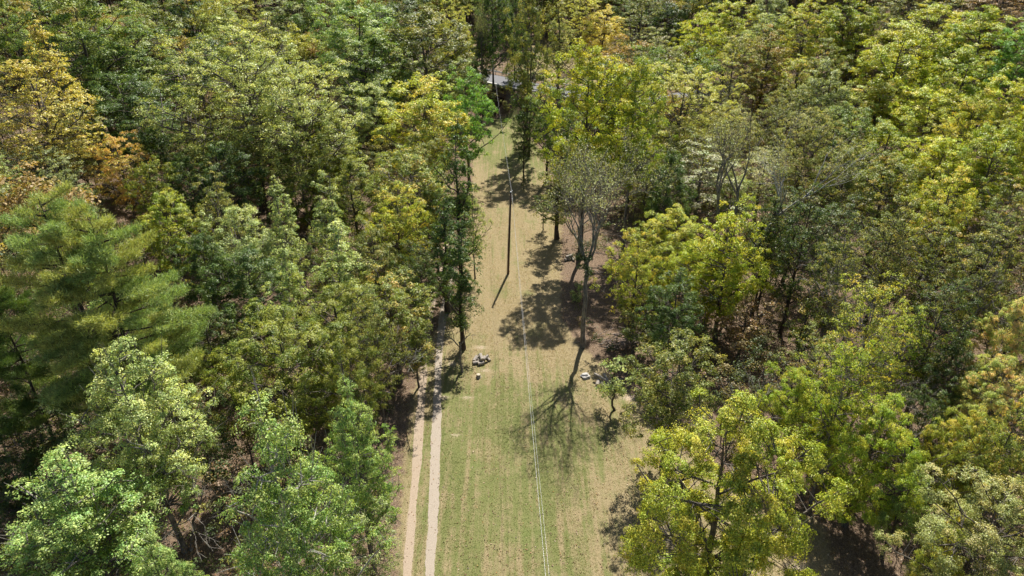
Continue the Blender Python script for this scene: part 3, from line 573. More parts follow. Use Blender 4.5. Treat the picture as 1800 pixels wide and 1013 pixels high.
# ------------------------------------------------------------------ the trees, each placed by its crown in the photo
T = [
# near left
(140, 905, 172, 140, 'tulipn', 'ltg', 'sparse light green tree filling the bottom left corner', dict(var=0, bark='gray', zs=(.7, 1.0))),
(238, 715, 125, 135, 'tulipn', 'pale', 'pale open-crowned tree with gray trunk just above the bottom left corner tree', dict(var=1, bark='gray')),
(498, 850, 138, 180, 'tulipn', 'ltg', 'light green tree whose long bare gray trunk reaches the bottom edge, left of the tracks', dict(var=2, bark='pale')),
(625, 785, 84, 112, 'tulipn', 'ltg', 'light green tree leaning over the left edge of the wheel tracks', dict(var=3, bark='gray')),
(640, 950, 60, 60, 'thin', 'pale', 'low pale shrubby tree beside the tracks at the bottom edge', dict(zs=(.4, .7))),
(285, 1010, 75, 45, 'tulipn', 'ltg', 'light green treetop poking up at the bottom edge left of the long gray trunk', dict(var=3, zs=(.6, .8))),
(588, 565, 84, 80, 'oakn', 'dky', 'dense dark yellow-green crown with scalloped top, above the light green trackside trees', dict(var=0)),
(490, 645, 105, 95, 'oakn', 'dky', 'broad dense yellow-green crown with orange flecks, right of the big pine', dict(var=1)),
(605, 665, 65, 60, 'oakn', 'dky', 'small dense dark crown with an orange patch beside the tracks', dict(var=0)),
(160, 500, 146, 170, 'pine', 'pineg', 'very large feathery pine with two leaders at the left side', dict(var=0, bark='dark', zs=(.8, 1.4), rz=.4)),
(30, 620, 85, 110, 'pine', 'dkg', 'darker pine added for the shaded lower boughs of the large pine, left edge', dict(var=1, bark='dark')),  # added pine; dark needle colour paints shade on the big pine's lower boughs
(200, 555, 72, 92, 'tulip', 'ltg', 'slim pale green tree standing in front of the large pine', dict(var=0, bark='gray')),
(300, 590, 60, 60, 'pine', 'pineg', 'smaller pine tucked against the right side of the large pine', dict(var=1, bark='dark', zs=(.4, .7))),
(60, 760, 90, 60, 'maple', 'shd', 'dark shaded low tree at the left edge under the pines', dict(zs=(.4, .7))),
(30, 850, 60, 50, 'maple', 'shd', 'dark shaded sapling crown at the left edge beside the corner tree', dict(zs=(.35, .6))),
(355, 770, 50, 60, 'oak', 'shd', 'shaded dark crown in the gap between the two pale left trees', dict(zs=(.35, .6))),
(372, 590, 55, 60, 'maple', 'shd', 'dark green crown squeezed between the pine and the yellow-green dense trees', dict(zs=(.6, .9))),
# left middle
(300, 395, 58, 48, 'oak', 'ygg', 'yellow-green rounded crown touching the top right of the large pine', dict()),
(275, 340, 45, 36, 'maple', 'dky', 'small olive-yellow crown just below the orange tree', dict()),
(212, 290, 52, 44, 'maple', 'org', 'bright orange and tan tree, the only orange one on the left side', dict()),
(75, 90, 58, 85, 'tulip', 'gold', 'tall golden orange crown at the top left corner, upper of the golden pair', dict(var=1)),
(60, 190, 98, 85, 'thin', 'gold', 'broad golden yellow crown at the left edge, lower of the golden pair', dict()),
(125, 235, 45, 60, 'thin', 'tan', 'tan-gold thin crown on the right flank of the golden trees', dict()),
(20, 60, 35, 60, 'oak', 'mid', 'bluish green crown clipped by the top left corner', dict()),
(70, 305, 65, 55, 'thin', 'gray', 'gray-green mottled crown between the golden tree and the large pine', dict()),
(15, 345, 42, 50, 'thin', 'pale', 'gray-green sparse crown at the left edge above the pine', dict()),
(115, 345, 40, 36, 'thin', 'gray', 'thin gray-green crown between the orange tree and the pine top', dict()),
(150, 70, 78, 72, 'oak', 'mid', 'lumpy green crown right of the golden corner tree', dict()),
(245, 100, 85, 68, 'oak', 'mid', 'lumpy green crown with pale leaf tips, left of the huge pale olive tree', dict()),
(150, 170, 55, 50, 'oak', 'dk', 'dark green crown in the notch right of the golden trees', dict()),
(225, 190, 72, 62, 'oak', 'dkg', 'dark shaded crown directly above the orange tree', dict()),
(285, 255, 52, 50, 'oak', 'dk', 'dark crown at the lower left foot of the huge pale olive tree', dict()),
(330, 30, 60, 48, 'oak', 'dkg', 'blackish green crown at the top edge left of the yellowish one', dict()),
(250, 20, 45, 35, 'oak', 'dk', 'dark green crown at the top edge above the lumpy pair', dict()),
(415, 20, 45, 38, 'fine', 'yel', 'dull yellow crown at the top edge behind the huge pale olive tree', dict(zs=(.6, 1))),
(490, 25, 50, 42, 'thin', 'gray', 'gray-green crown with bare twigs at the top edge', dict()),
(420, 150, 138, 112, 'fine', 'paleol', 'huge fine-textured pale olive dome, the broadest crown on the left', dict(var=0)),
(530, 180, 118, 96, 'fine', 'paleol', 'broad fine-leaved pale olive crown joined to the right of the huge dome', dict(var=1)),
(375, 255, 72, 56, 'fine', 'olive', 'fine olive crown at the lower edge of the huge dome', dict()),
(450, 270, 66, 55, 'fine', 'olive', 'fine drab olive crown under the middle of the huge dome', dict()),
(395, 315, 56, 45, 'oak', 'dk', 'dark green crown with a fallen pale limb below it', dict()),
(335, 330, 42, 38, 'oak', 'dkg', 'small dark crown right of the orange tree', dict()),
(565, 250, 72, 64, 'oak', 'dky', 'dense dark yellow-green crown below the joined olive domes', dict()),
(655, 195, 52, 50, 'oak', 'pale', 'light green crown left of the yellow-leaved domed tree', dict()),
(535, 315, 50, 46, 'oak', 'dky', 'dark yellow-green crown rising behind the two slim gray-green trees', dict()),
(620, 335, 48, 46, 'oak', 'dky', 'dense green crown left of the orange-tinged yellow tree', dict()),
(560, 45, 62, 50, 'oak', 'mid', 'light-tipped green crown at the top edge right of the twiggy one', dict()),
(625, 70, 78, 70, 'oak', 'ltg', 'bright light-tipped green crown, tallest in the upper left centre', dict()),
(655, 128, 70, 56, 'oak', 'mid', 'green crown with yellowish tips under the brightest upper one', dict()),
(700, 30, 62, 50, 'oak', 'dk', 'dark olive crown at the top edge left of the yellow treetop', dict()),
(750, 90, 82, 72, 'oak', 'olive', 'broad olive crown with a rusty right edge near the far road', dict()),
(795, 55, 40, 46, 'fine', 'yel', 'dull yellow treetop at the top edge left of the dark gap', dict(zs=(.6, 1))),
(810, 95, 34, 42, 'maple', 'mixo', 'olive crown with rusty leaves at the left end of the guardrail', dict()),
(720, 145, 55, 36, 'oak', 'pale', 'pale green crown behind the yellow-leaved dome', dict()),
(815, 140, 42, 32, 'oak', 'pale', 'pale bluish green crown beside the left end of the road', dict()),
(740, 215, 78, 66, 'oak', 'ygo', 'round yellow-leaved dome left of the far end of the mown strip', dict()),
(822, 195, 48, 58, 'maple', 'brg', 'vivid green crown at the far end of the strip, left side', dict()),
(715, 330, 78, 66, 'maple', 'mixo', 'yellow crown with orange patches left of the mown strip', dict()),
(745, 300, 42, 40, 'oak', 'olive', 'olive crown between the yellow dome and the orange-patched tree', dict()),
(705, 395, 55, 52, 'maple', 'ygo', 'shadowed yellow-green crown below the orange-patched tree', dict()),
(495, 375, 48, 80, 'tulip', 'pale', 'slim pointed gray-green tree, left of a matching pair', dict(var=1, bark='gray')),
(575, 362, 48, 82, 'tulip', 'pale', 'slim pointed green tree, right of a matching pair', dict(var=2, bark='gray')),
(598, 450, 62, 80, 'tulip', 'pale', 'gray-green open-leaved crown below the pointed pair', dict(var=0, bark='gray')),
(505, 480, 46, 62, 'tulip', 'pale', 'speckled pale crown on bare gray stems below the left pointed tree', dict(var=1, bark='gray')),
(425, 430, 66, 56, 'oak', 'pale', 'light-tipped green crown right of the large pine', dict()),
(430, 500, 70, 62, 'oak', 'dkg', 'bluish dark green crown above the dense yellow-green trees', dict()),
(355, 470, 48, 50, 'oak', 'dkg', 'dark green crown wedged against the right side of the large pine', dict()),
(380, 375, 48, 42, 'thin', 'olive', 'drab thin crown above the light-tipped tree beside the pine', dict()),
(660, 455, 58, 60, 'maple', 'olive', 'shaded olive crown right of the speckled gray-green ones', dict()),
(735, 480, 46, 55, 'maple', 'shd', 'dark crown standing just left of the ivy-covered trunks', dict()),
(690, 545, 80, 62, 'maple', 'mixo', 'olive leafy crown with tan flecks hanging over the shaded wheel tracks', dict()),
(660, 610, 50, 45, 'thin', 'olive', 'thin olive crown with pale dead twigs at the left side of the shaded tracks', dict()),
(730, 600, 36, 36, 'thin', 'mixo', 'lowest olive boughs overhanging the wheel tracks', dict(zs=(.4, .7))),
(803, 320, 40, 100, 'ivy', 'dkg', 'tall dark ivy-covered trunk at the left edge of the strip, the farther one', dict(bark='dark')),
(808, 465, 37, 74, 'ivy', 'dk', 'dark ivy-covered trunk at the left edge of the strip, the nearer one', dict(bark='dark')),
(780, 430, 40, 70, 'ivy', 'dkg', 'broad ivy-hung dark tree behind the nearer ivy trunk', dict(bark='dark')),
(832, 380, 26, 56, 'thin', 'pale', 'thin pale green sapling leaning out over the left edge of the strip', dict(zs=(.5, .8))),
(765, 380, 32, 50, 'maple', 'shd', 'shadowed crown filling the gap left of the ivy columns', dict()),
# centre far
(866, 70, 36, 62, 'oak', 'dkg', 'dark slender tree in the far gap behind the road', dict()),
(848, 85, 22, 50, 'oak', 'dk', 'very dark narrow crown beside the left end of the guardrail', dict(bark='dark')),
(845, 20, 26, 45, 'bare', 'twig', 'bare gray-brown treetop at the top edge over the far gap', dict()),
(932, 75, 40, 82, 'oak', 'olive', 'tall dark olive tree standing over the culvert', dict(zs=(.9, 1.5))),
(925, 135, 30, 66, 'ivy', 'dkg', 'dark ivy-covered stem hiding the middle of the road', dict(bark='dark')),
(905, 30, 28, 46, 'oak', 'dk', 'dark green treetop at the top edge left of the culvert tree', dict()),
(985, 40, 34, 55, 'tulip', 'tan', 'thin yellowish tree at the edge of the far sunny field', dict(bark='dark')),
(1020, 25, 36, 45, 'thin', 'yel', 'pale yellow thin crown at the top edge behind the golden one', dict()),
(1063, 48, 44, 38, 'maple', 'gold', 'small golden orange crown above the tall green pair', dict()),
(1130, 45, 45, 45, 'thin', 'olive', 'olive open crown at the top edge right of the golden one', dict()),
(1155, 95, 42, 50, 'thin', 'twig', 'gray twiggy crown with dark trunk behind the yellow dome', dict(bark='dark')),
(1180, 20, 45, 38, 'oak', 'dk', 'dark green crown at the top edge right of centre', dict()),
(1095, 15, 35, 30, 'oak', 'mid', 'green crown at the top edge above the golden one', dict()),
(888, 180, 9, 8, 'small', 'tan', 'small yellowish bush growing on the masonry of the culvert', dict(zs=(.4, .7), name='shrub', cat='shrub')),
(862, 160, 24, 20, 'small', 'mixo', 'leafy bush with rusty leaves left of the bridge wall', dict(zs=(.5, .9), name='shrub', cat='shrub')),
(925, 215, 20, 16, 'small', 'dkg', 'dark low bush right of the culvert mouth', dict(zs=(.4, .7), name='shrub', cat='shrub')),
# right of strip far
(922, 225, 28, 46, 'thin', 'dk', 'small dark round-headed tree on a bare trunk at the far right edge of the strip', dict(bark='dark', zs=(.4, .75))),
(965, 205, 42, 50, 'maple', 'mid', 'green tree at the left foot of the tall bright pair', dict(bark='dark')),
(1020, 235, 50, 44, 'maple', 'mid', 'shaded green tree at the base of the tall bright pair', dict(bark='dark')),
(1195, 180, 98, 82, 'fine', 'yel', 'large pale yellow dome right of the tall bright pair', dict(var=1)),
(1115, 225, 56, 50, 'fine', 'yg', 'yellow-green crown under the left side of the pale yellow dome', dict()),
(1165, 265, 70, 42, 'fine', 'tan', 'drab yellowish crown below the pale yellow dome', dict()),
(1275, 225, 62, 50, 'fine', 'tan', 'fine drab olive crown right of the pale yellow dome', dict()),
# right upper
(1228, 75, 50, 55, 'maple', 'yg', 'yellow-green speckled crown left of the brownish orange one', dict()),
(1282, 45, 55, 50, 'maple', 'yg', 'bright yellow-green crown at the top edge above the gray-green speckled one', dict()),
(1290, 120, 45, 60, 'thin', 'tan', 'pale speckled tan crown left of the brownish orange one', dict()),
(1350, 110, 58, 62, 'maple', 'rust', 'brownish orange crown, the rustiest tree on the right', dict()),
(1352, 20, 34, 32, 'oak', 'gray', 'bluish gray-green crown at the top edge right of centre', dict()),
(1345, 65, 40, 36, 'thin', 'pale', 'pale green speckled crown above the brownish orange one', dict()),
(1420, 50, 52, 50, 'maple', 'ygo', 'yellow-green and orange crown at the top right, left of the dark hollow', dict()),
(1490, 35, 58, 45, 'maple', 'ygg', 'yellow-green crown at the top edge with rusty hollows', dict()),
(1445, 120, 42, 46, 'maple', 'mixo', 'olive and orange crown just right of the rustiest tree', dict()),
(1510, 75, 45, 40, 'maple', 'ygo', 'orange-tinged crown between the two bright green-yellow domes', dict()),
(1450, 170, 52, 56, 'maple', 'gray', 'bluish green speckled crown in the middle of the yellow right slope', dict()),
(1570, 30, 50, 42, 'thin', 'olive', 'drab green thin crown at the top edge over the bright dome', dict()),
(1650, 15, 60, 32, 'thin', 'mixo', 'brownish thin crown at the top right edge', dict()),
(1745, 12, 62, 32, 'thin', 'brown', 'brown twiggy crown at the top right corner', dict()),
(1635, 65, 74, 56, 'oak', 'yg', 'bright yellow-green dome highest on the right slope', dict()),
(1575, 115, 72, 60, 'oak', 'yg', 'bright lime-yellow dome in the upper right with orange flecks', dict()),
(1730, 75, 66, 56, 'oak', 'ygg', 'bright green-yellow dome near the top right corner', dict()),
(1790, 110, 50, 60, 'oak', 'brg', 'greener crown clipped by the right edge near the top', dict()),
(1690, 150, 62, 56, 'oak', 'ygg', 'yellow-green crown below the highest bright dome', dict()),
(1545, 195, 62, 50, 'oak', 'ygo', 'yellow-green crown with orange leaves below the lime-yellow dome', dict()),
(1630, 215, 60, 52, 'oak', 'yg', 'lime crown in the centre of the right slope', dict()),
(1765, 195, 56, 56, 'oak', 'yg', 'lime-yellow crown near the right edge, second below the corner dome', dict()),
(1700, 235, 52, 46, 'oak', 'ygo', 'orange-flecked lime crown left of the one at the right edge', dict()),
(1490, 235, 50, 44, 'maple', 'mid', 'mid green crown below the bluish speckled one', dict()),
(1555, 260, 56, 46, 'oak', 'ygg', 'dark-hollowed yellow-green crown left of a thin pale dead limb', dict()),
(1640, 295, 60, 50, 'oak', 'yg', 'yellow-green crown in the lower row of bright domes', dict()),
(1740, 290, 62, 56, 'oak', 'ygg', 'yellow-green crown at the right edge, lowest of the bright domes', dict()),
(1795, 255, 42, 46, 'oak', 'yg', 'lime crown clipped by the right edge', dict()),
(1380, 200, 50, 45, 'fine', 'olive', 'fine drab olive crown below the rustiest tree', dict()),
(1420, 250, 60, 50, 'fine', 'tan', 'drab crown with gray limbs right of centre, above the leaning pale limb', dict()),
(1560, 330, 62, 48, 'maple', 'mixo', 'dull green and yellow crown at the lower fringe of the bright slope', dict()),
(1660, 365, 62, 50, 'maple', 'ygo', 'olive-gold crown under the bright domes on the right', dict()),
(1765, 370, 55, 52, 'thin', 'mixo', 'brownish open crown with slanting stems at the right edge', dict(bark='gray')),
(1480, 310, 52, 46, 'maple', 'olive', 'olive crown right of the end of the leaning pale limb', dict()),
(1395, 145, 46, 44, 'maple', 'ygo', 'yellow-orange crown wedged below and right of the rustiest tree', dict()),
# right middle
(1230, 300, 80, 56, 'thin', 'twig', 'thin drab crown on two gray trunks behind the yellow-green tree', dict(bark='gray')),
(1345, 300, 60, 52, 'thin', 'tan', 'drab olive crown around the pale leaning limb', dict(bark='gray')),
(1140, 300, 50, 50, 'thin', 'olive', 'shaded olive crown behind the twiggy gray tree', dict()),
(1175, 330, 42, 44, 'oak', 'dkg', 'dark green crown between the twiggy gray tree and the two gray trunks', dict()),
(1290, 345, 36, 42, 'maple', 'pale', 'pale silvery green crown beside the leaning gray trunk', dict(zs=(.6, 1))),
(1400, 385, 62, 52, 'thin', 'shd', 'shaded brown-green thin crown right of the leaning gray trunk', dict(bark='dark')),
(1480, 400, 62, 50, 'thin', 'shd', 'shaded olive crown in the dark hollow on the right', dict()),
(1565, 420, 60, 50, 'thin', 'olive', 'silver-flecked shaded crown in the dark hollow on the right', dict()),
(1640, 455, 60, 55, 'thin', 'mixo', 'brown-green thin crown over slanting gray stems on the right', dict(bark='gray')),
(1735, 460, 62, 60, 'thin', 'olive', 'thin olive crown with pale slanting limbs near the right edge', dict(bark='gray')),
(1180, 430, 72, 62, 'maplen', 'ygn', 'yellow-green crown with gold tips right of the tall gray trunk', dict(var=0)),
(1245, 480, 66, 56, 'maplen', 'yg', 'brilliant yellow crown on a bare trunk right of the tall gray trunk', dict(var=1)),
(1115, 470, 52, 60, 'maple', 'ygo', 'gold-edged crown spreading toward the tall gray trunk', dict()),
(1185, 540, 60, 46, 'maple', 'dkg', 'deep green shaded boughs under the yellow-green tree', dict(zs=(.6, .9))),  # shade below the yellow-green tree is put into this dark leaf colour
(1350, 420, 44, 40, 'thin', 'shd', 'dark thin crown above the bare brown slope', dict(bark='dark')),
(1470, 490, 50, 48, 'thin', 'olive', 'shaded thin crown with crooked white limbs behind the cone-shaped tree', dict(bark='gray')),
(1515, 590, 78, 105, 'thin', 'ygo', 'cone-shaped yellow and tan tree with gray twigs on the right', dict(bark='gray', zs=(.7, 1.1))),
(1590, 600, 55, 70, 'thin', 'ygg', 'yellow-green open crown right of the cone-shaped tree', dict(bark='gray')),
(1440, 640, 55, 55, 'thin', 'mixo', 'olive crown with long gray dead branches left of the cone-shaped tree', dict(bark='gray', zs=(.6, .9))),
(1650, 570, 60, 55, 'thin', 'shd', 'shaded olive-brown crown between the cone-shaped tree and the right edge', dict()),
(1775, 600, 60, 72, 'maplen', 'pink', 'pale yellow and salmon crown clipped by the right edge', dict(var=0)),
(1740, 700, 62, 52, 'maplen', 'pink', 'salmon and cream flecked crown near the right edge', dict(var=1)),
(1670, 660, 52, 52, 'maple', 'shd', 'dark shaded crown left of the salmon-flecked one', dict(zs=(.5, .8))),
(1715, 520, 56, 46, 'thin', 'mixo', 'dull brown-green crown above the salmon-flecked ones', dict()),
(1186, 672, 82, 66, 'maple', 'olive', 'dull olive tree at the right side of the lawn, above the largest bottom tree', dict(zs=(.68, .78))),
(1310, 560, 50, 40, 'small', 'brown', 'small brown-leaved understory tree on the brown slope', dict()),
(1120, 560, 46, 36, 'small', 'olive', 'small olive tree beside the brush pile', dict()),
(1420, 570, 44, 40, 'small', 'mixo', 'small yellow-brown understory tree right of the dark leaning trunk', dict()),
# right near
(1272, 868, 156, 160, 'maplen', 'ygn', 'large bright yellow-green tree filling the bottom right of centre', dict(var=1, zs=(.8, 1.2))),
(1400, 720, 66, 60, 'maplen', 'ygg', 'yellow-green crown touching the upper right of the largest bottom tree', dict(var=0)),
(1530, 790, 85, 92, 'maplen', 'ygg', 'rounded yellow-green tree standing over the bare brown clearing', dict(var=1)),
(1480, 700, 58, 46, 'thin', 'ygg', 'twiggy yellow-green crown between the cone-shaped tree and the clearing tree', dict(bark='gray')),
(1590, 880, 55, 55, 'maple', 'mid', 'shaded green crown at the right side of the brown clearing', dict(zs=(.5, .8))),
(1690, 800, 62, 46, 'maplen', 'ygo', 'layered golden yellow boughs left of the salmon-flecked trees', dict(var=0)),
(1755, 800, 62, 60, 'maple', 'mixo', 'olive and orange crown at the right edge below the salmon-flecked trees', dict()),
(1620, 740, 46, 45, 'maple', 'shd', 'dark green crown right of the clearing tree', dict(zs=(.5, .8))),
(1740, 940, 115, 105, 'oakn', 'tan', 'broad tan and cream crown filling the bottom right corner', dict(var=0)),
(1650, 985, 46, 46, 'maple', 'ygo', 'yellow-orange bough at the bottom edge left of the corner crown', dict(zs=(.5, .8))),
(1220, 1010, 70, 40, 'maple', 'ygg', 'low yellow-green growth at the bottom edge under the largest bottom tree', dict(zs=(.3, .5))),
]
for cx, cy, rx, ry, key, pal, label, kw in T: tree_px(cx, cy, rx, ry, key, pal, label, **kw)

# trees known by the foot of their trunk
def foot(bx, by, H, R, key, pal, label, Cf=None, **kw):
    nm, (H0, R0, C0), _ = LIB[key]; return put_tree(key, gxy(bx, by), R, C0 * H / H0, pal, label, **kw)
# tall vase-shaped tree beside the strip, its own build
def own_tree(loc, tm, cm, pal, bark, name, label, cat='tree', rz=0.0):
    root = empty(name, (loc[0], loc[1], float(ground_z(*loc)) - .1), rz); tag(root, label, cat)
    t = link('trunk', tm, root); t.color = BARK[bark] + (1,); a, b_, m_ = PAL[pal]
    if cm is not None: c = link('crown', cm, root); c.color = [p_ * q_ for p_, q_ in zip(a, PM)] + [1]; c['tint2'] = [p_ * q_ for p_, q_ in zip(b_, PM)]; c['amt'] = m_
    return root
tm, cm = forked(301, 20, 10.2, (-.1, .1), 6, 3.9, 5, .27, 6, .26, (.09, .15), spread=.68, kids=(2, 3), upb=.25, shrink=.79, fork_out=.68)
big = own_tree(gxy(1025, 610), tm, cm, 'twig', 'gray', 'broadleaf_tree', 'tall thinly leaved tree with a long bare gray trunk beside the mown strip')
iv = broadleaf(302, 12.5, 1.1, 2.2, 'column', 26, (.3, .6), 90, (.1, .16), lump=.5, nlimb=5, trunk_r=.08)
ivm = link('ivy', iv[1], big); ivm.location = (-.25, -.1, 0); ivm.color = PAL['dkg'][0] + (1,); ivm['tint2'] = list(PAL['dkg'][1]); ivm['amt'] = .3
# forked pale limbs behind the yellow tree
tm, cm = forked(311, 20, 12.5, (4.6, 1.0), 3, 4.4, 4, .27, 12, .4, (.08, .15), spread=.5, upb=.1, fork_out=.6)
own_tree(gxy(1262, 560), tm, cm, 'twig', 'pale', 'bare_tree', 'bare tree whose pale gray trunk leans right above the brilliant yellow crown')
tm, cm = forked(312, 20, 13, (-1.6, .3), 3, 3.6, 3, .24, 14, .4, (.08, .15), spread=.5, fork_out=.5)
own_tree(gxy(1258, 520), tm, cm, 'twig', 'gray', 'bare_tree', 'upright gray-trunked thin tree, left of a close pair behind the yellow crown')
tm, cm = forked(313, 20, 13.5, (-.3, .2), 3, 3.6, 3, .24, 14, .4, (.08, .15), spread=.5, fork_out=.5)
own_tree(gxy(1272, 515), tm, cm, 'twig', 'gray', 'bare_tree', 'upright gray-trunked thin tree, right of a close pair behind the yellow crown')
for k, (px, py, up, ln, lab) in enumerate([
    (1520, 690, 9, (1.2, .2), 'gray dead tree with long bare boughs between the cone-shaped tree and the clearing tree'),
    (1600, 700, 8, (1.5, -.3), 'gray dead tree with curling bare branches right of the clearing tree'),
    (1505, 520, 12, (.1, .2), 'thin gray dead spire poking from the cone-shaped tree'),
    (1470, 495, 11, (-1.0, .3), 'crooked white dead tree in the dark hollow left of the cone-shaped tree'),
    (1610, 820, 7, (.8, -.2), 'small gray dead tree in shade right of the brown clearing'),
    (1330, 730, 8, (.8, .3), 'gray dead branches behind the upper edge of the largest bottom tree'),
    (1740, 500, 12, (2.6, .3), 'slanting gray dead tree near the right edge of the woods'),
    (335, 860, 8, (1.6, -.3), 'bare gray dead branches in the dark gap between the near left trees'),
    (640, 640, 8, (1.2, -.2), 'pale dead twigs beside the shaded part of the wheel tracks')]):
    tm, cm = forked(350 + k, 12, up - 3.4, ln, 3, 2.2, 4, .13, 0, .2, (.1, .2), spread=.7, upb=.1, kids=(2, 3), fork_out=.8)
    p_, _t = hit(px, py, up - 1.5); own_tree((float(p_[0]) - ln[0], float(p_[1]) - ln[1]), tm, cm, 'twig', 'pale' if k in (3, 8) else 'gray', 'dead_tree', lab, 'dead tree')
# dead snag by the tracks
tm, cm = forked(321, 8, 3.6, (-.1, .2), 2, 1.5, 3, .13, 0, .2, (.1, .2), spread=.75, upb=.1, fork_out=.5)
own_tree(gxy(812, 655), tm, cm, 'twig', 'gray', 'dead_tree', 'dead broken snag with short bare branches standing right of the wheel tracks', 'dead tree')
foot(1081, 722, 5.6, 1.9, 'small', 'pale', 'small sapling on a thin dark trunk beside the right log pile', var=0, bark='dark')
foot(955, 405, 5.2, 1.3, 'small', 'dkg', 'leafy sapling at the right edge of the strip, left of a dark straight trunk', var=1, bark='dark')
foot(979, 420, 14, 2.9, 'ivy', 'olive', 'dark straight trunk with thin leaves behind the ivy sapling', bark='dark')
foot(921, 335, 3.0, .6, 'small', 'dk', 'tiny spindly sapling below the far round-headed tree', var=2, bark='dark')
foot(1257, 600, 15, 4.5, 'maple', 'yg', 'yellow-green tree with a clear gray trunk standing on the shaded slope', var=0, bark='mid')
foot(1370, 590, 17, 4.2, 'thin', 'shd', 'dark leaning trunk with thin crown on the brown slope', var=1, bark='dark')
foot(1330, 540, 14, 3.2, 'thin', 'shd', 'slim dark tree left of the leaning trunk on the brown slope', var=2, bark='dark')
foot(1018, 455, 26.5, 5.0, 'tall', 'yg', 'tall bright green tree right of the far end of the strip, left of a pair', bark='dark', rz=.6)
foot(1095, 440, 24.5, 3.7, 'tall', 'ygg', 'narrower tall green tree, right of a pair near the far end of the strip', bark='gray', rz=2.6)
foot(1010, 530, 2.6, 1.2, 'shrub', 'pale', 'small whitish green bush against the tall gray trunk')
for o in [x for x in bpy.data.objects if x.get('category') == 'bare tree' and False]: pass

# ------------------------------------------------------------------ utility pole and wires
PB = gxy(893, 482); PZ = float(ground_z(*PB)); ph = empty('utility_pole', (PB[0], PB[1], PZ)); tag(ph, 'tall dark wooden utility pole standing alone in the middle of the mown strip', 'utility pole')
m = MB(); m.tube([(0, 0, -.3), (.12, 0, 4), (.26, 0, 8), (.36, 0, 10.9)], [.155, .14, .12, .10], 14); m.build('shaft', M_POLE, ph, True)
for z, x in ((10.9, .40), (9.9, .42)):
    m = MB(); m.tube([(x - .08, 0, z - .02), (x + .1, 0, z), (x + .1, 0, z + .16)], .018, 6); m.tube([(x + .1, 0, z + .12), (x + .1, 0, z + .2), (x + .1, 0, z + .28)], [.06, .08, .035], 10); m.build('insulator', M_PORC, ph, True)
m = MB(); m.tube([(.36, 0, 10.88), (.36, 0, 11.0)], [.135, .06], 12); m.build('pole_cap', M_STEEL, ph, True)
m = MB(); m.tube([(-.2, -.02, 0.1), (-.06, -.02, 4), (.1, -.02, 8), (.2, -.02, 9.8)], .012, 4); m.build('ground_wire', M_STEEL, ph)
def wire(A, B, C_, sag, r, label):
    m = MB(); pts = []
    for P, Q, sg in ((A, B, sag[0]), (B, C_, sag[1])):
        for t in np.linspace(0, 1, 40): pts.append(np.array(P) * (1 - t) + np.array(Q) * t - np.array([0, 0, 4 * sg * t * (1 - t)]))
    pts = [p for i, p in enumerate(pts) if i != 40]; m.tube(pts, r, 6); o = m.build('power_line', M_WIRE, None, True); tag(o, label, 'power line')
wire((3.6, -25, 11.2), (PB[0] + .46, PB[1], PZ + 11.15), (-6.0, 178, 14.0), (1.6, 1.2), .0095, 'brighter of two power lines over the mown strip, on the left at the bottom edge')
wire((4.1, -25, 10.2), (PB[0] + .52, PB[1], PZ + 10.15), (-5.6, 178, 13.0), (1.5, 1.2), .007, 'lower thinner power line just to the right of the brighter wire')

# ------------------------------------------------------------------ log piles, brush piles, rock, stump
def log_mb(p, d, L, r, rng):
    m = MB(); d = unit(np.array(d, float)); a_ = np.array(p) - d * L / 2; n = 4
    P = [a_ + d * L * t + rng.normal(0, .012, 3) for t in np.linspace(0, 1, n)]; m.tube(P, r * rng.uniform(.92, 1.05, n), 10, cap=False)
    return m, P, r
def log_pile(px, py, logs, label, seed, group=None):
    x, y = gxy(px, py); z = float(ground_z(x, y)); rng = np.random.default_rng(seed)
    root = empty('log_pile', (x, y, z)); tag(root, label, 'log pile', group)
    for (dx, dy, dz, az, tilt, L, r) in logs:
        d = (math.cos(az) * math.cos(tilt), math.sin(az) * math.cos(tilt), math.sin(tilt))
        m, P, r = log_mb((dx, dy, dz), d, L, r, rng); lo = m.build('log', M_LOG, root, True); e = MB(); du = unit(np.array(d))
        for Q, s in ((P[0], -1), (P[-1], 1)): e.tube([Q + du * s * -.01, Q + du * s * .012], r * 1.0, 10)
        e.build('cut_end', M_LOGEND, lo)
log_pile(845, 637, [(-.55, .2, .22, 1.2, .1, .75, .2), (-.15, .3, .24, 1.7, .05, .8, .22), (.3, .25, .2, 1.4, -.05, .7, .19), (.05, .1, .55, 1.9, .2, .8, .2), (-.45, -.35, .17, .2, 0, .6, .17), (.05, -.5, .18, .4, 0, .6, .18), (.55, .1, .5, .9, .3, .6, .15), (.75, .4, .15, 2.1, .1, .7, .14)], 'jumbled pile of pale cut logs on the left side of the mown strip', 1)
log_pile(1060, 677, [(-.5, .0, .2, 1.3, .1, .7, .19), (-.1, -.25, .2, 1.6, 0, .7, .2), (.35, -.2, .2, 1.5, 0, .6, .2), (-.05, .25, .55, 2.5, .15, 1.9, .13), (.3, .45, .5, 1.9, .3, .9, .14), (1.0, .1, .25, -.3, .05, 1.9, .07), (.9, .25, .3, .1, .05, 2.0, .06)], 'pile of gray logs and poles right of the strip near the thin sapling', 2)
log_pile(1000, 458, [(-.3, 0, .2, .9, 0, .9, .2), (.2, .2, .2, 1.1, 0, .8, .2), (0, .1, .52, .4, .1, .9, .18), (.5, -.1, .15, 1.9, 0, .7, .14)], 'small pile of pale logs behind the tall gray trunk', 3)
x, y = gxy(841, 664); st = empty('tree_stump', (x, y, float(ground_z(x, y)))); tag(st, 'small cut stump below the left log pile', 'tree stump')
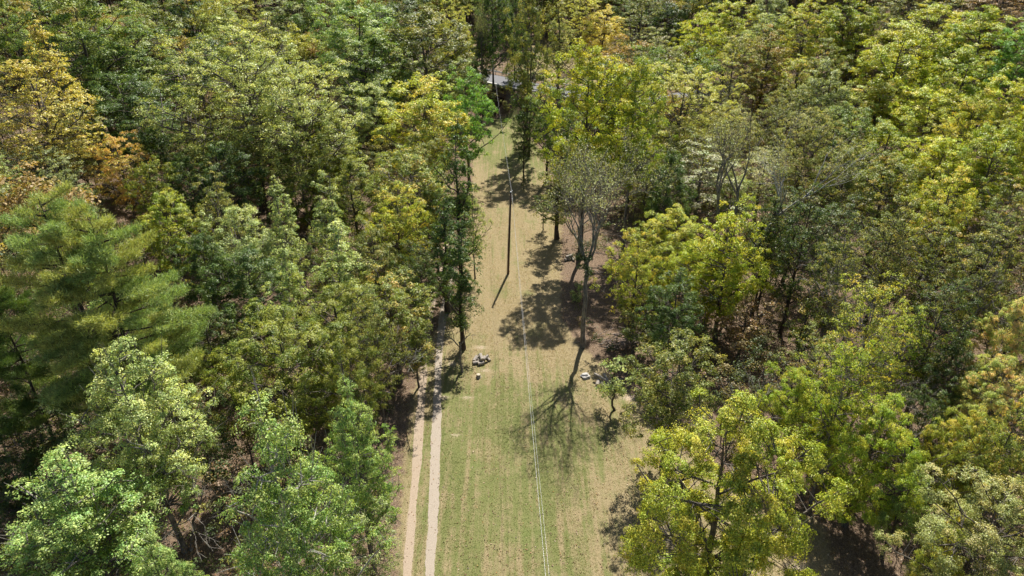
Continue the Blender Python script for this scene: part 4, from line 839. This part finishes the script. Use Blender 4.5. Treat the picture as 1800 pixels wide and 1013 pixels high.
m = MB(); m.tube([(0, 0, -.05), (0, 0, .12), (.02, 0, .38)], [.3, .21, .19], 12, cap=False); m.build('bark', M_LOG, st, True); m = MB(); m.tube([(.02, 0, .36), (.02, 0, .385)], .19, 12); m.build('cut_top', M_LOGEND, st)
def rock(px, py, r, label, seed):
    rng = np.random.default_rng(seed); x, y = gxy(px, py); bm_ = __import__('bmesh').new(); __import__('bmesh').ops.create_icosphere(bm_, subdivisions=3, radius=r)
    for v in bm_.verts:
        d = v.co.normalized(); f = 1 + .22 * math.sin(5 * d.x + seed) * math.cos(4 * d.y) + .12 * math.sin(9 * d.z + 3 * d.x) ; v.co = d * r * f; v.co.z *= .6
    me_ = bpy.data.meshes.new('rock'); bm_.to_mesh(me_); me_.materials.append(M_ROCK); o = link('rock', me_); o.location = (x, y, float(ground_z(x, y)) + r * .25); o.rotation_euler = (0, 0, seed); tag(o, label, 'rock')
rock(1029, 664, .42, 'white rock lying left of the right log pile', 2)
def brush(px, py, W, D, H, n, label, seed):
    rng = np.random.default_rng(seed); x, y = gxy(px, py); L = []
    for q in range(n):
        c = np.array([rng.normal(0, W * .3), rng.normal(0, D * .3), abs(rng.normal(.15, H * .4))]); a_ = rng.normal(.25, .5); d = np.array([math.cos(a_), math.sin(a_), rng.normal(0, .18)]); l_ = rng.uniform(1.2, 3.8)
        L.append((curve3(c - d * l_ / 2, c + d * l_ / 2, rng.uniform(-.2, .5), 6), np.linspace(rng.uniform(.025, .07), .01, 6)))
        for k in range(2):
            e = c + d * l_ * rng.uniform(0, .5); v = unit(d + rng.normal(0, .7, 3)) * rng.uniform(.5, 1.4); v[2] = abs(v[2]); L.append((curve3(e, e + v, .1, 6), np.linspace(.02, .006, 6)))
    V, F_ = arr_tubes(L, 5); o = link('brush_pile', np_mesh('brush_pile', V, F_, 4, M_BARK, smooth=True)); o.location = (x, y, float(ground_z(x, y))); o.color = (.30, .25, .225, 1); tag(o, label, 'brush pile')
brush(1105, 605, 5.5, 2.2, 1.2, 60, 'long heap of gray cut branches at the edge of the woods right of the strip', 5)
brush(1092, 480, 3.4, 2.6, 1.5, 55, 'tangled mound of purplish gray brush behind the gold-edged crown', 6)

# ------------------------------------------------------------------ ground litter, grass, undergrowth, far woods
rng = np.random.default_rng(77)
def scatter_xy(n, x0, x1, y0, y1): return rng.uniform(x0, x1, n), rng.uniform(y0, y1, n)
def in_view(x, y, m=1.1): return (np.abs(x) < (0.74 * np.sqrt(y * y + CAM_Z ** 2) * m + 3))
# fallen leaves
x, y = scatter_xy(330000, -60, 70, 22, 150); lm = lawn_mask(x, y); keep = in_view(x, y) & (rng.random(len(x)) < np.where(lm > .5, .17 + .25 * sstep(60, 35, y) * 0, .62) * sstep(170, 50, y)); x, y, lm = x[keep], y[keep], lm[keep]
n = len(x); P = np.stack([x, y, ground_z(x, y) + .035], -1); N = unit(rng.normal(0, .45, (n, 3)) + [0, 0, 1])
pal = np.array([(.30, .18, .11), (.22, .13, .08), (.46, .32, .21), (.40, .26, .10), (.14, .085, .055), (.50, .40, .30), (.36, .17, .07)]); col = pal[rng.choice(len(pal), n, p=[.26, .2, .16, .1, .16, .06, .06])] * rng.uniform(.7, 1.2, (n, 1))
tag(link('fallen_leaves', np_mesh('fallen_leaves', leaf_quads(P, N, rng.uniform(.07, .15, n), .7, rng), np.arange(n * 4), 4, M_COL, col=col)), 'brown and tan fallen leaves scattered over the forest floor and lawn', kind='stuff')
# grass tufts
x, y = scatter_xy(420000, -16, 26, 22, 150); lm = lawn_mask(x, y)
def dtrack(x, y, T_): P = np.array(T_)[::-1]; o = np.argsort(P[:, 1]); return np.abs(x - np.interp(y, P[o, 1], P[o, 0]))
keep = (rng.random(len(x)) < lm * sstep(150, 40, y) * (.35 + .5 * (vnoise(x, y * .3, 1.7, 2) > 0))) & (dtrack(x, y, LTP) > .24 + .2 * rng.random(len(x)) ** .5) & (dtrack(x, y, RTP) > .27 + .2 * rng.random(len(x)) ** .5) & ((pale_mask(x, y) < .3) | (np.minimum(dtrack(x, y, LTP), dtrack(x, y, RTP)) < 1.0)); x, y = x[keep], y[keep]
n = len(x); dv = np.clip(dry_mask(x, y) + .25 * vnoise(x, y * .06, 1.3, 4) + rng.normal(0, .22, n), 0, 1)[:, None]
col = (np.array([.115, .175, .04]) * (1 - dv) + np.array([.40, .31, .16]) * dv) * rng.uniform(.85, 1.3, (n, 1))
B = np.stack([x, y, ground_z(x, y) - .01], -1).repeat(3, 0); nb = len(B); a_ = rng.random(nb) * 6.28; h = rng.uniform(.03, .075, nb); wv = np.stack([np.cos(a_), np.sin(a_), np.zeros(nb)], -1) * .022
tip = B + np.stack([rng.normal(0, .05, nb), rng.normal(0, .05, nb), h], -1); V = np.stack([B - wv, B + wv, tip], 1).reshape(-1, 3)
tag(link('grass', np_mesh('grass', V, np.arange(nb * 3), 3, M_COL, col=col.repeat(3, 0))), 'short mown grass tufts, green near the camera and straw-coloured farther off', kind='stuff')
EX = [(o.location.x, o.location.y) for o in bpy.data.objects if o.type == 'EMPTY' and 'tree' in o.name and o.parent is None]; EX = np.array(EX)
# undergrowth
x, y = scatter_xy(20000, -85, 95, 24, 190); lm = lawn_mask(x, y); gm = vnoise(x, y, 5.0, 3.0)
clear = np.exp(-(((x - gxy(1500, 930)[0]) / 6) ** 2 + ((y - gxy(1500, 930)[1]) / 6) ** 2)) > .3
open_f = np.exp(-(((x - gxy(1060, 500)[0]) / 5) ** 2 + ((y - gxy(1060, 520)[1]) / 14) ** 2)) > .6
keep = in_view(x, y) & (lm < .02) & ~clear & ~open_f & (gm > -.25) & (np.abs(road_t(x, y)) > 4.5) & ~((dtrack(x, y, LTP) < 1.3)) & ~((dtrack(x, y, RTP) < 1.3)); x, y = x[keep][:7500], y[keep][:7500]
UT = []; lmd = np.minimum(np.abs(x - np.interp(y, LEFT[:, 1], LEFT[:, 0])), np.abs(x - np.interp(y, RIGHT[:, 1], RIGHT[:, 0]))); 
n0 = len(x); r = rng.uniform(.35, 1.0, n0); cp = np.stack([x, y, ground_z(x, y) + r * .55 + rng.random(n0) ** 2.5 * 4.0 * (lmd > 6)], -1)
OPEN = [gxy(1500, 930) + (8.5,), gxy(1370, 520) + (10,), gxy(1330, 600) + (7,), gxy(1300, 470) + (6,), gxy(330, 930) + (5,)]
ux, uy, uz, ur = [], [], [], []
for gy in np.arange(26, 176, 4.4):
    for gx in np.arange(-110, 120, 4.4):
        qx, qy = gx + rng.uniform(-1.8, 1.8), gy + rng.uniform(-1.8, 1.8)
        if abs(qx) > .8 * math.hypot(qy, CAM_Z) or abs(float(road_t(qx, qy))) < 5.5 or (qy > 156 and -14 < qx < 40): continue
        xl = np.interp(qy, LEFT[:, 1], LEFT[:, 0]); xr = np.interp(qy, RIGHT[:, 1], RIGHT[:, 0])
        if xl - 6 < qx < xr + 4 + 5 * (60 < qy < 95) or (qy > 132 and abs(qx) < 14): continue
        if any(math.hypot(qx - a_, qy - b_) < c_ for a_, b_, c_ in OPEN): continue
        if np.hypot(EX[:, 0] - qx, EX[:, 1] - qy).min() < 3.0: continue
        H = rng.uniform(5, 9.5); R = rng.uniform(1.6, 2.7); k = 26; d = unit(rng.normal(size=(k, 3))); zb = float(ground_z(qx, qy))
        c = np.array([qx, qy, zb + H * .6]) + d * [R, R, H * .38] * (rng.random((k, 1)) ** .4); ux += list(c[:, 0]); uy += list(c[:, 1]); uz += list(c[:, 2]); ur += list(rng.uniform(.5, .85, k)); UT.append((np.array([(qx, qy, zb - .2), (qx + .1, qy, zb + H * .4), (qx, qy + .1, zb + H * .75)]), np.array([.10, .07, .03])))
nc = len(x) + len(ux); per = 46; r = np.r_[r, ur]; cp = np.concatenate([cp, np.stack([ux, uy, uz], -1)]); idx = np.repeat(np.arange(nc), per); n = len(idx)
d = unit(rng.normal(size=(n, 3))); d[:, 2] = np.abs(d[:, 2]) * 1.0 - .25; P = cp[idx] + d * r[idx][:, None] * (rng.random((n, 1)) ** .4); N = unit(d + [0, 0, .6] + rng.normal(0, .5, (n, 3)))
ups = 1.6 * np.array([(.06, .085, .03), (.10, .105, .035), (.16, .13, .05), (.18, .12, .07), (.08, .10, .05), (.22, .22, .05)]); cc = ups[rng.choice(len(ups), nc, p=[.27, .25, .16, .14, .12, .06])]; col = cc[idx] * rng.uniform(.65, 1.3, (n, 1))
tag(link('undergrowth', np_mesh('undergrowth', leaf_quads(P, N, rng.uniform(.12, .24, n), .6, rng), np.arange(n * 4), 4, M_COL, col=col)), 'low tangled undergrowth and young growth filling the woods between the trunks', kind='stuff')
V, F_ = arr_tubes(UT, 4); us = link('stems', np_mesh('stems', V, F_, 4, M_BARK), bpy.data.objects['undergrowth']); us.color = (.13, .11, .09, 1); tag(us, kind='stuff')
cx_, cy_, cols = [], [], []; tries = 0
fp = 1.8 * np.array([(.06, .09, .025), (.11, .125, .035), (.15, .18, .05), (.20, .20, .04), (.22, .18, .05), (.09, .13, .03), (.2, .14, .05)])
gr = 5.3
PP, NN, SS, CL, TB = [], [], [], [], []
for gy in np.arange(40, 330, gr):
    for gx in np.arange(-250, 250, gr):
        x = gx + rng.uniform(-2.4, 2.4); y = gy + rng.uniform(-2.4, 2.4); depth = math.hypot(y, 1)
        if abs(x) > .80 * math.hypot(y, CAM_Z) + 22 or y < 20: continue
        if np.hypot(EX[:, 0] - x, EX[:, 1] - y).min() < 5.2: continue
        if abs(x) > .74 * math.hypot(y, 30) + 2 or y > 165 or EX[np.hypot(EX[:, 0] - x, EX[:, 1] - y) < 11].shape[0] == 0:
            if float(lawn_mask(np.array(x), np.array(y))) > .01: continue
            xl = np.interp(y, LEFT[:, 1], LEFT[:, 0]); xr = np.interp(y, RIGHT[:, 1], RIGHT[:, 0])
            if y < 150 and xl - 7 < x < xr + 8: continue
            t_ = float(road_t(x, y))
            if (abs(t_) < (7 if abs(x) < 14 else 5) and -60 < x < 46) or (t_ > 0 and -12 < x < 40 and y < 188) or (abs(x) < 14 and y < 175): continue
            H = rng.uniform(14, 21); R = rng.uniform(3.2, 4.8); zb = float(ground_z(x, y)); nc = 34; c0 = fp[rng.integers(len(fp))] * rng.uniform(.8, 1.15)
            far = y > 200; per = 34 if far else 60; sz = .55 if far else .36
            d = unit(rng.normal(size=(nc, 3))); d[:, 2] = d[:, 2] * .8 + .25; cc_ = np.array([x, y, zb + H - 5]) + d * [R, R, 4.6] * (rng.random((nc, 1)) ** .35)
            idx = np.repeat(np.arange(nc), per); n = len(idx); e = unit(rng.normal(size=(n, 3))); e[:, 2] = np.abs(e[:, 2]) * .7 - .1
            PP.append(cc_[idx] + e * 1.25 * (rng.random((n, 1)) ** .5)); NN.append(unit(e + [0, 0, .8] + rng.normal(0, .5, (n, 3)))); SS.append(rng.uniform(.7, 1.2, n) * sz)
            CL.append(c0 * rng.uniform(.75, 1.25, (nc, 1))[idx] * rng.uniform(.7, 1.3, (n, 1))); TB.append((np.array([(x, y, zb - .3), (x, y, zb + H * .5), (x, y, zb + H * .85)]), np.array([.24, .17, .05])))
PP = np.concatenate(PP); n = len(PP); V = leaf_quads(PP, np.concatenate(NN), np.concatenate(SS), .65, rng)
wd = link('woods', np_mesh('woods', V, np.arange(n * 4), 4, M_COL, col=np.concatenate(CL))); tag(wd, 'dense mixed autumn woods covering the slopes beyond the nearer trees', kind='stuff')
V, F_ = arr_tubes(TB, 5); tr = link('stems', np_mesh('stems', V, F_, 4, M_BARK), wd); tr.color = (.12, .10, .09, 1); tag(tr, kind='stuff')
print('WOODS', len(TB), n)
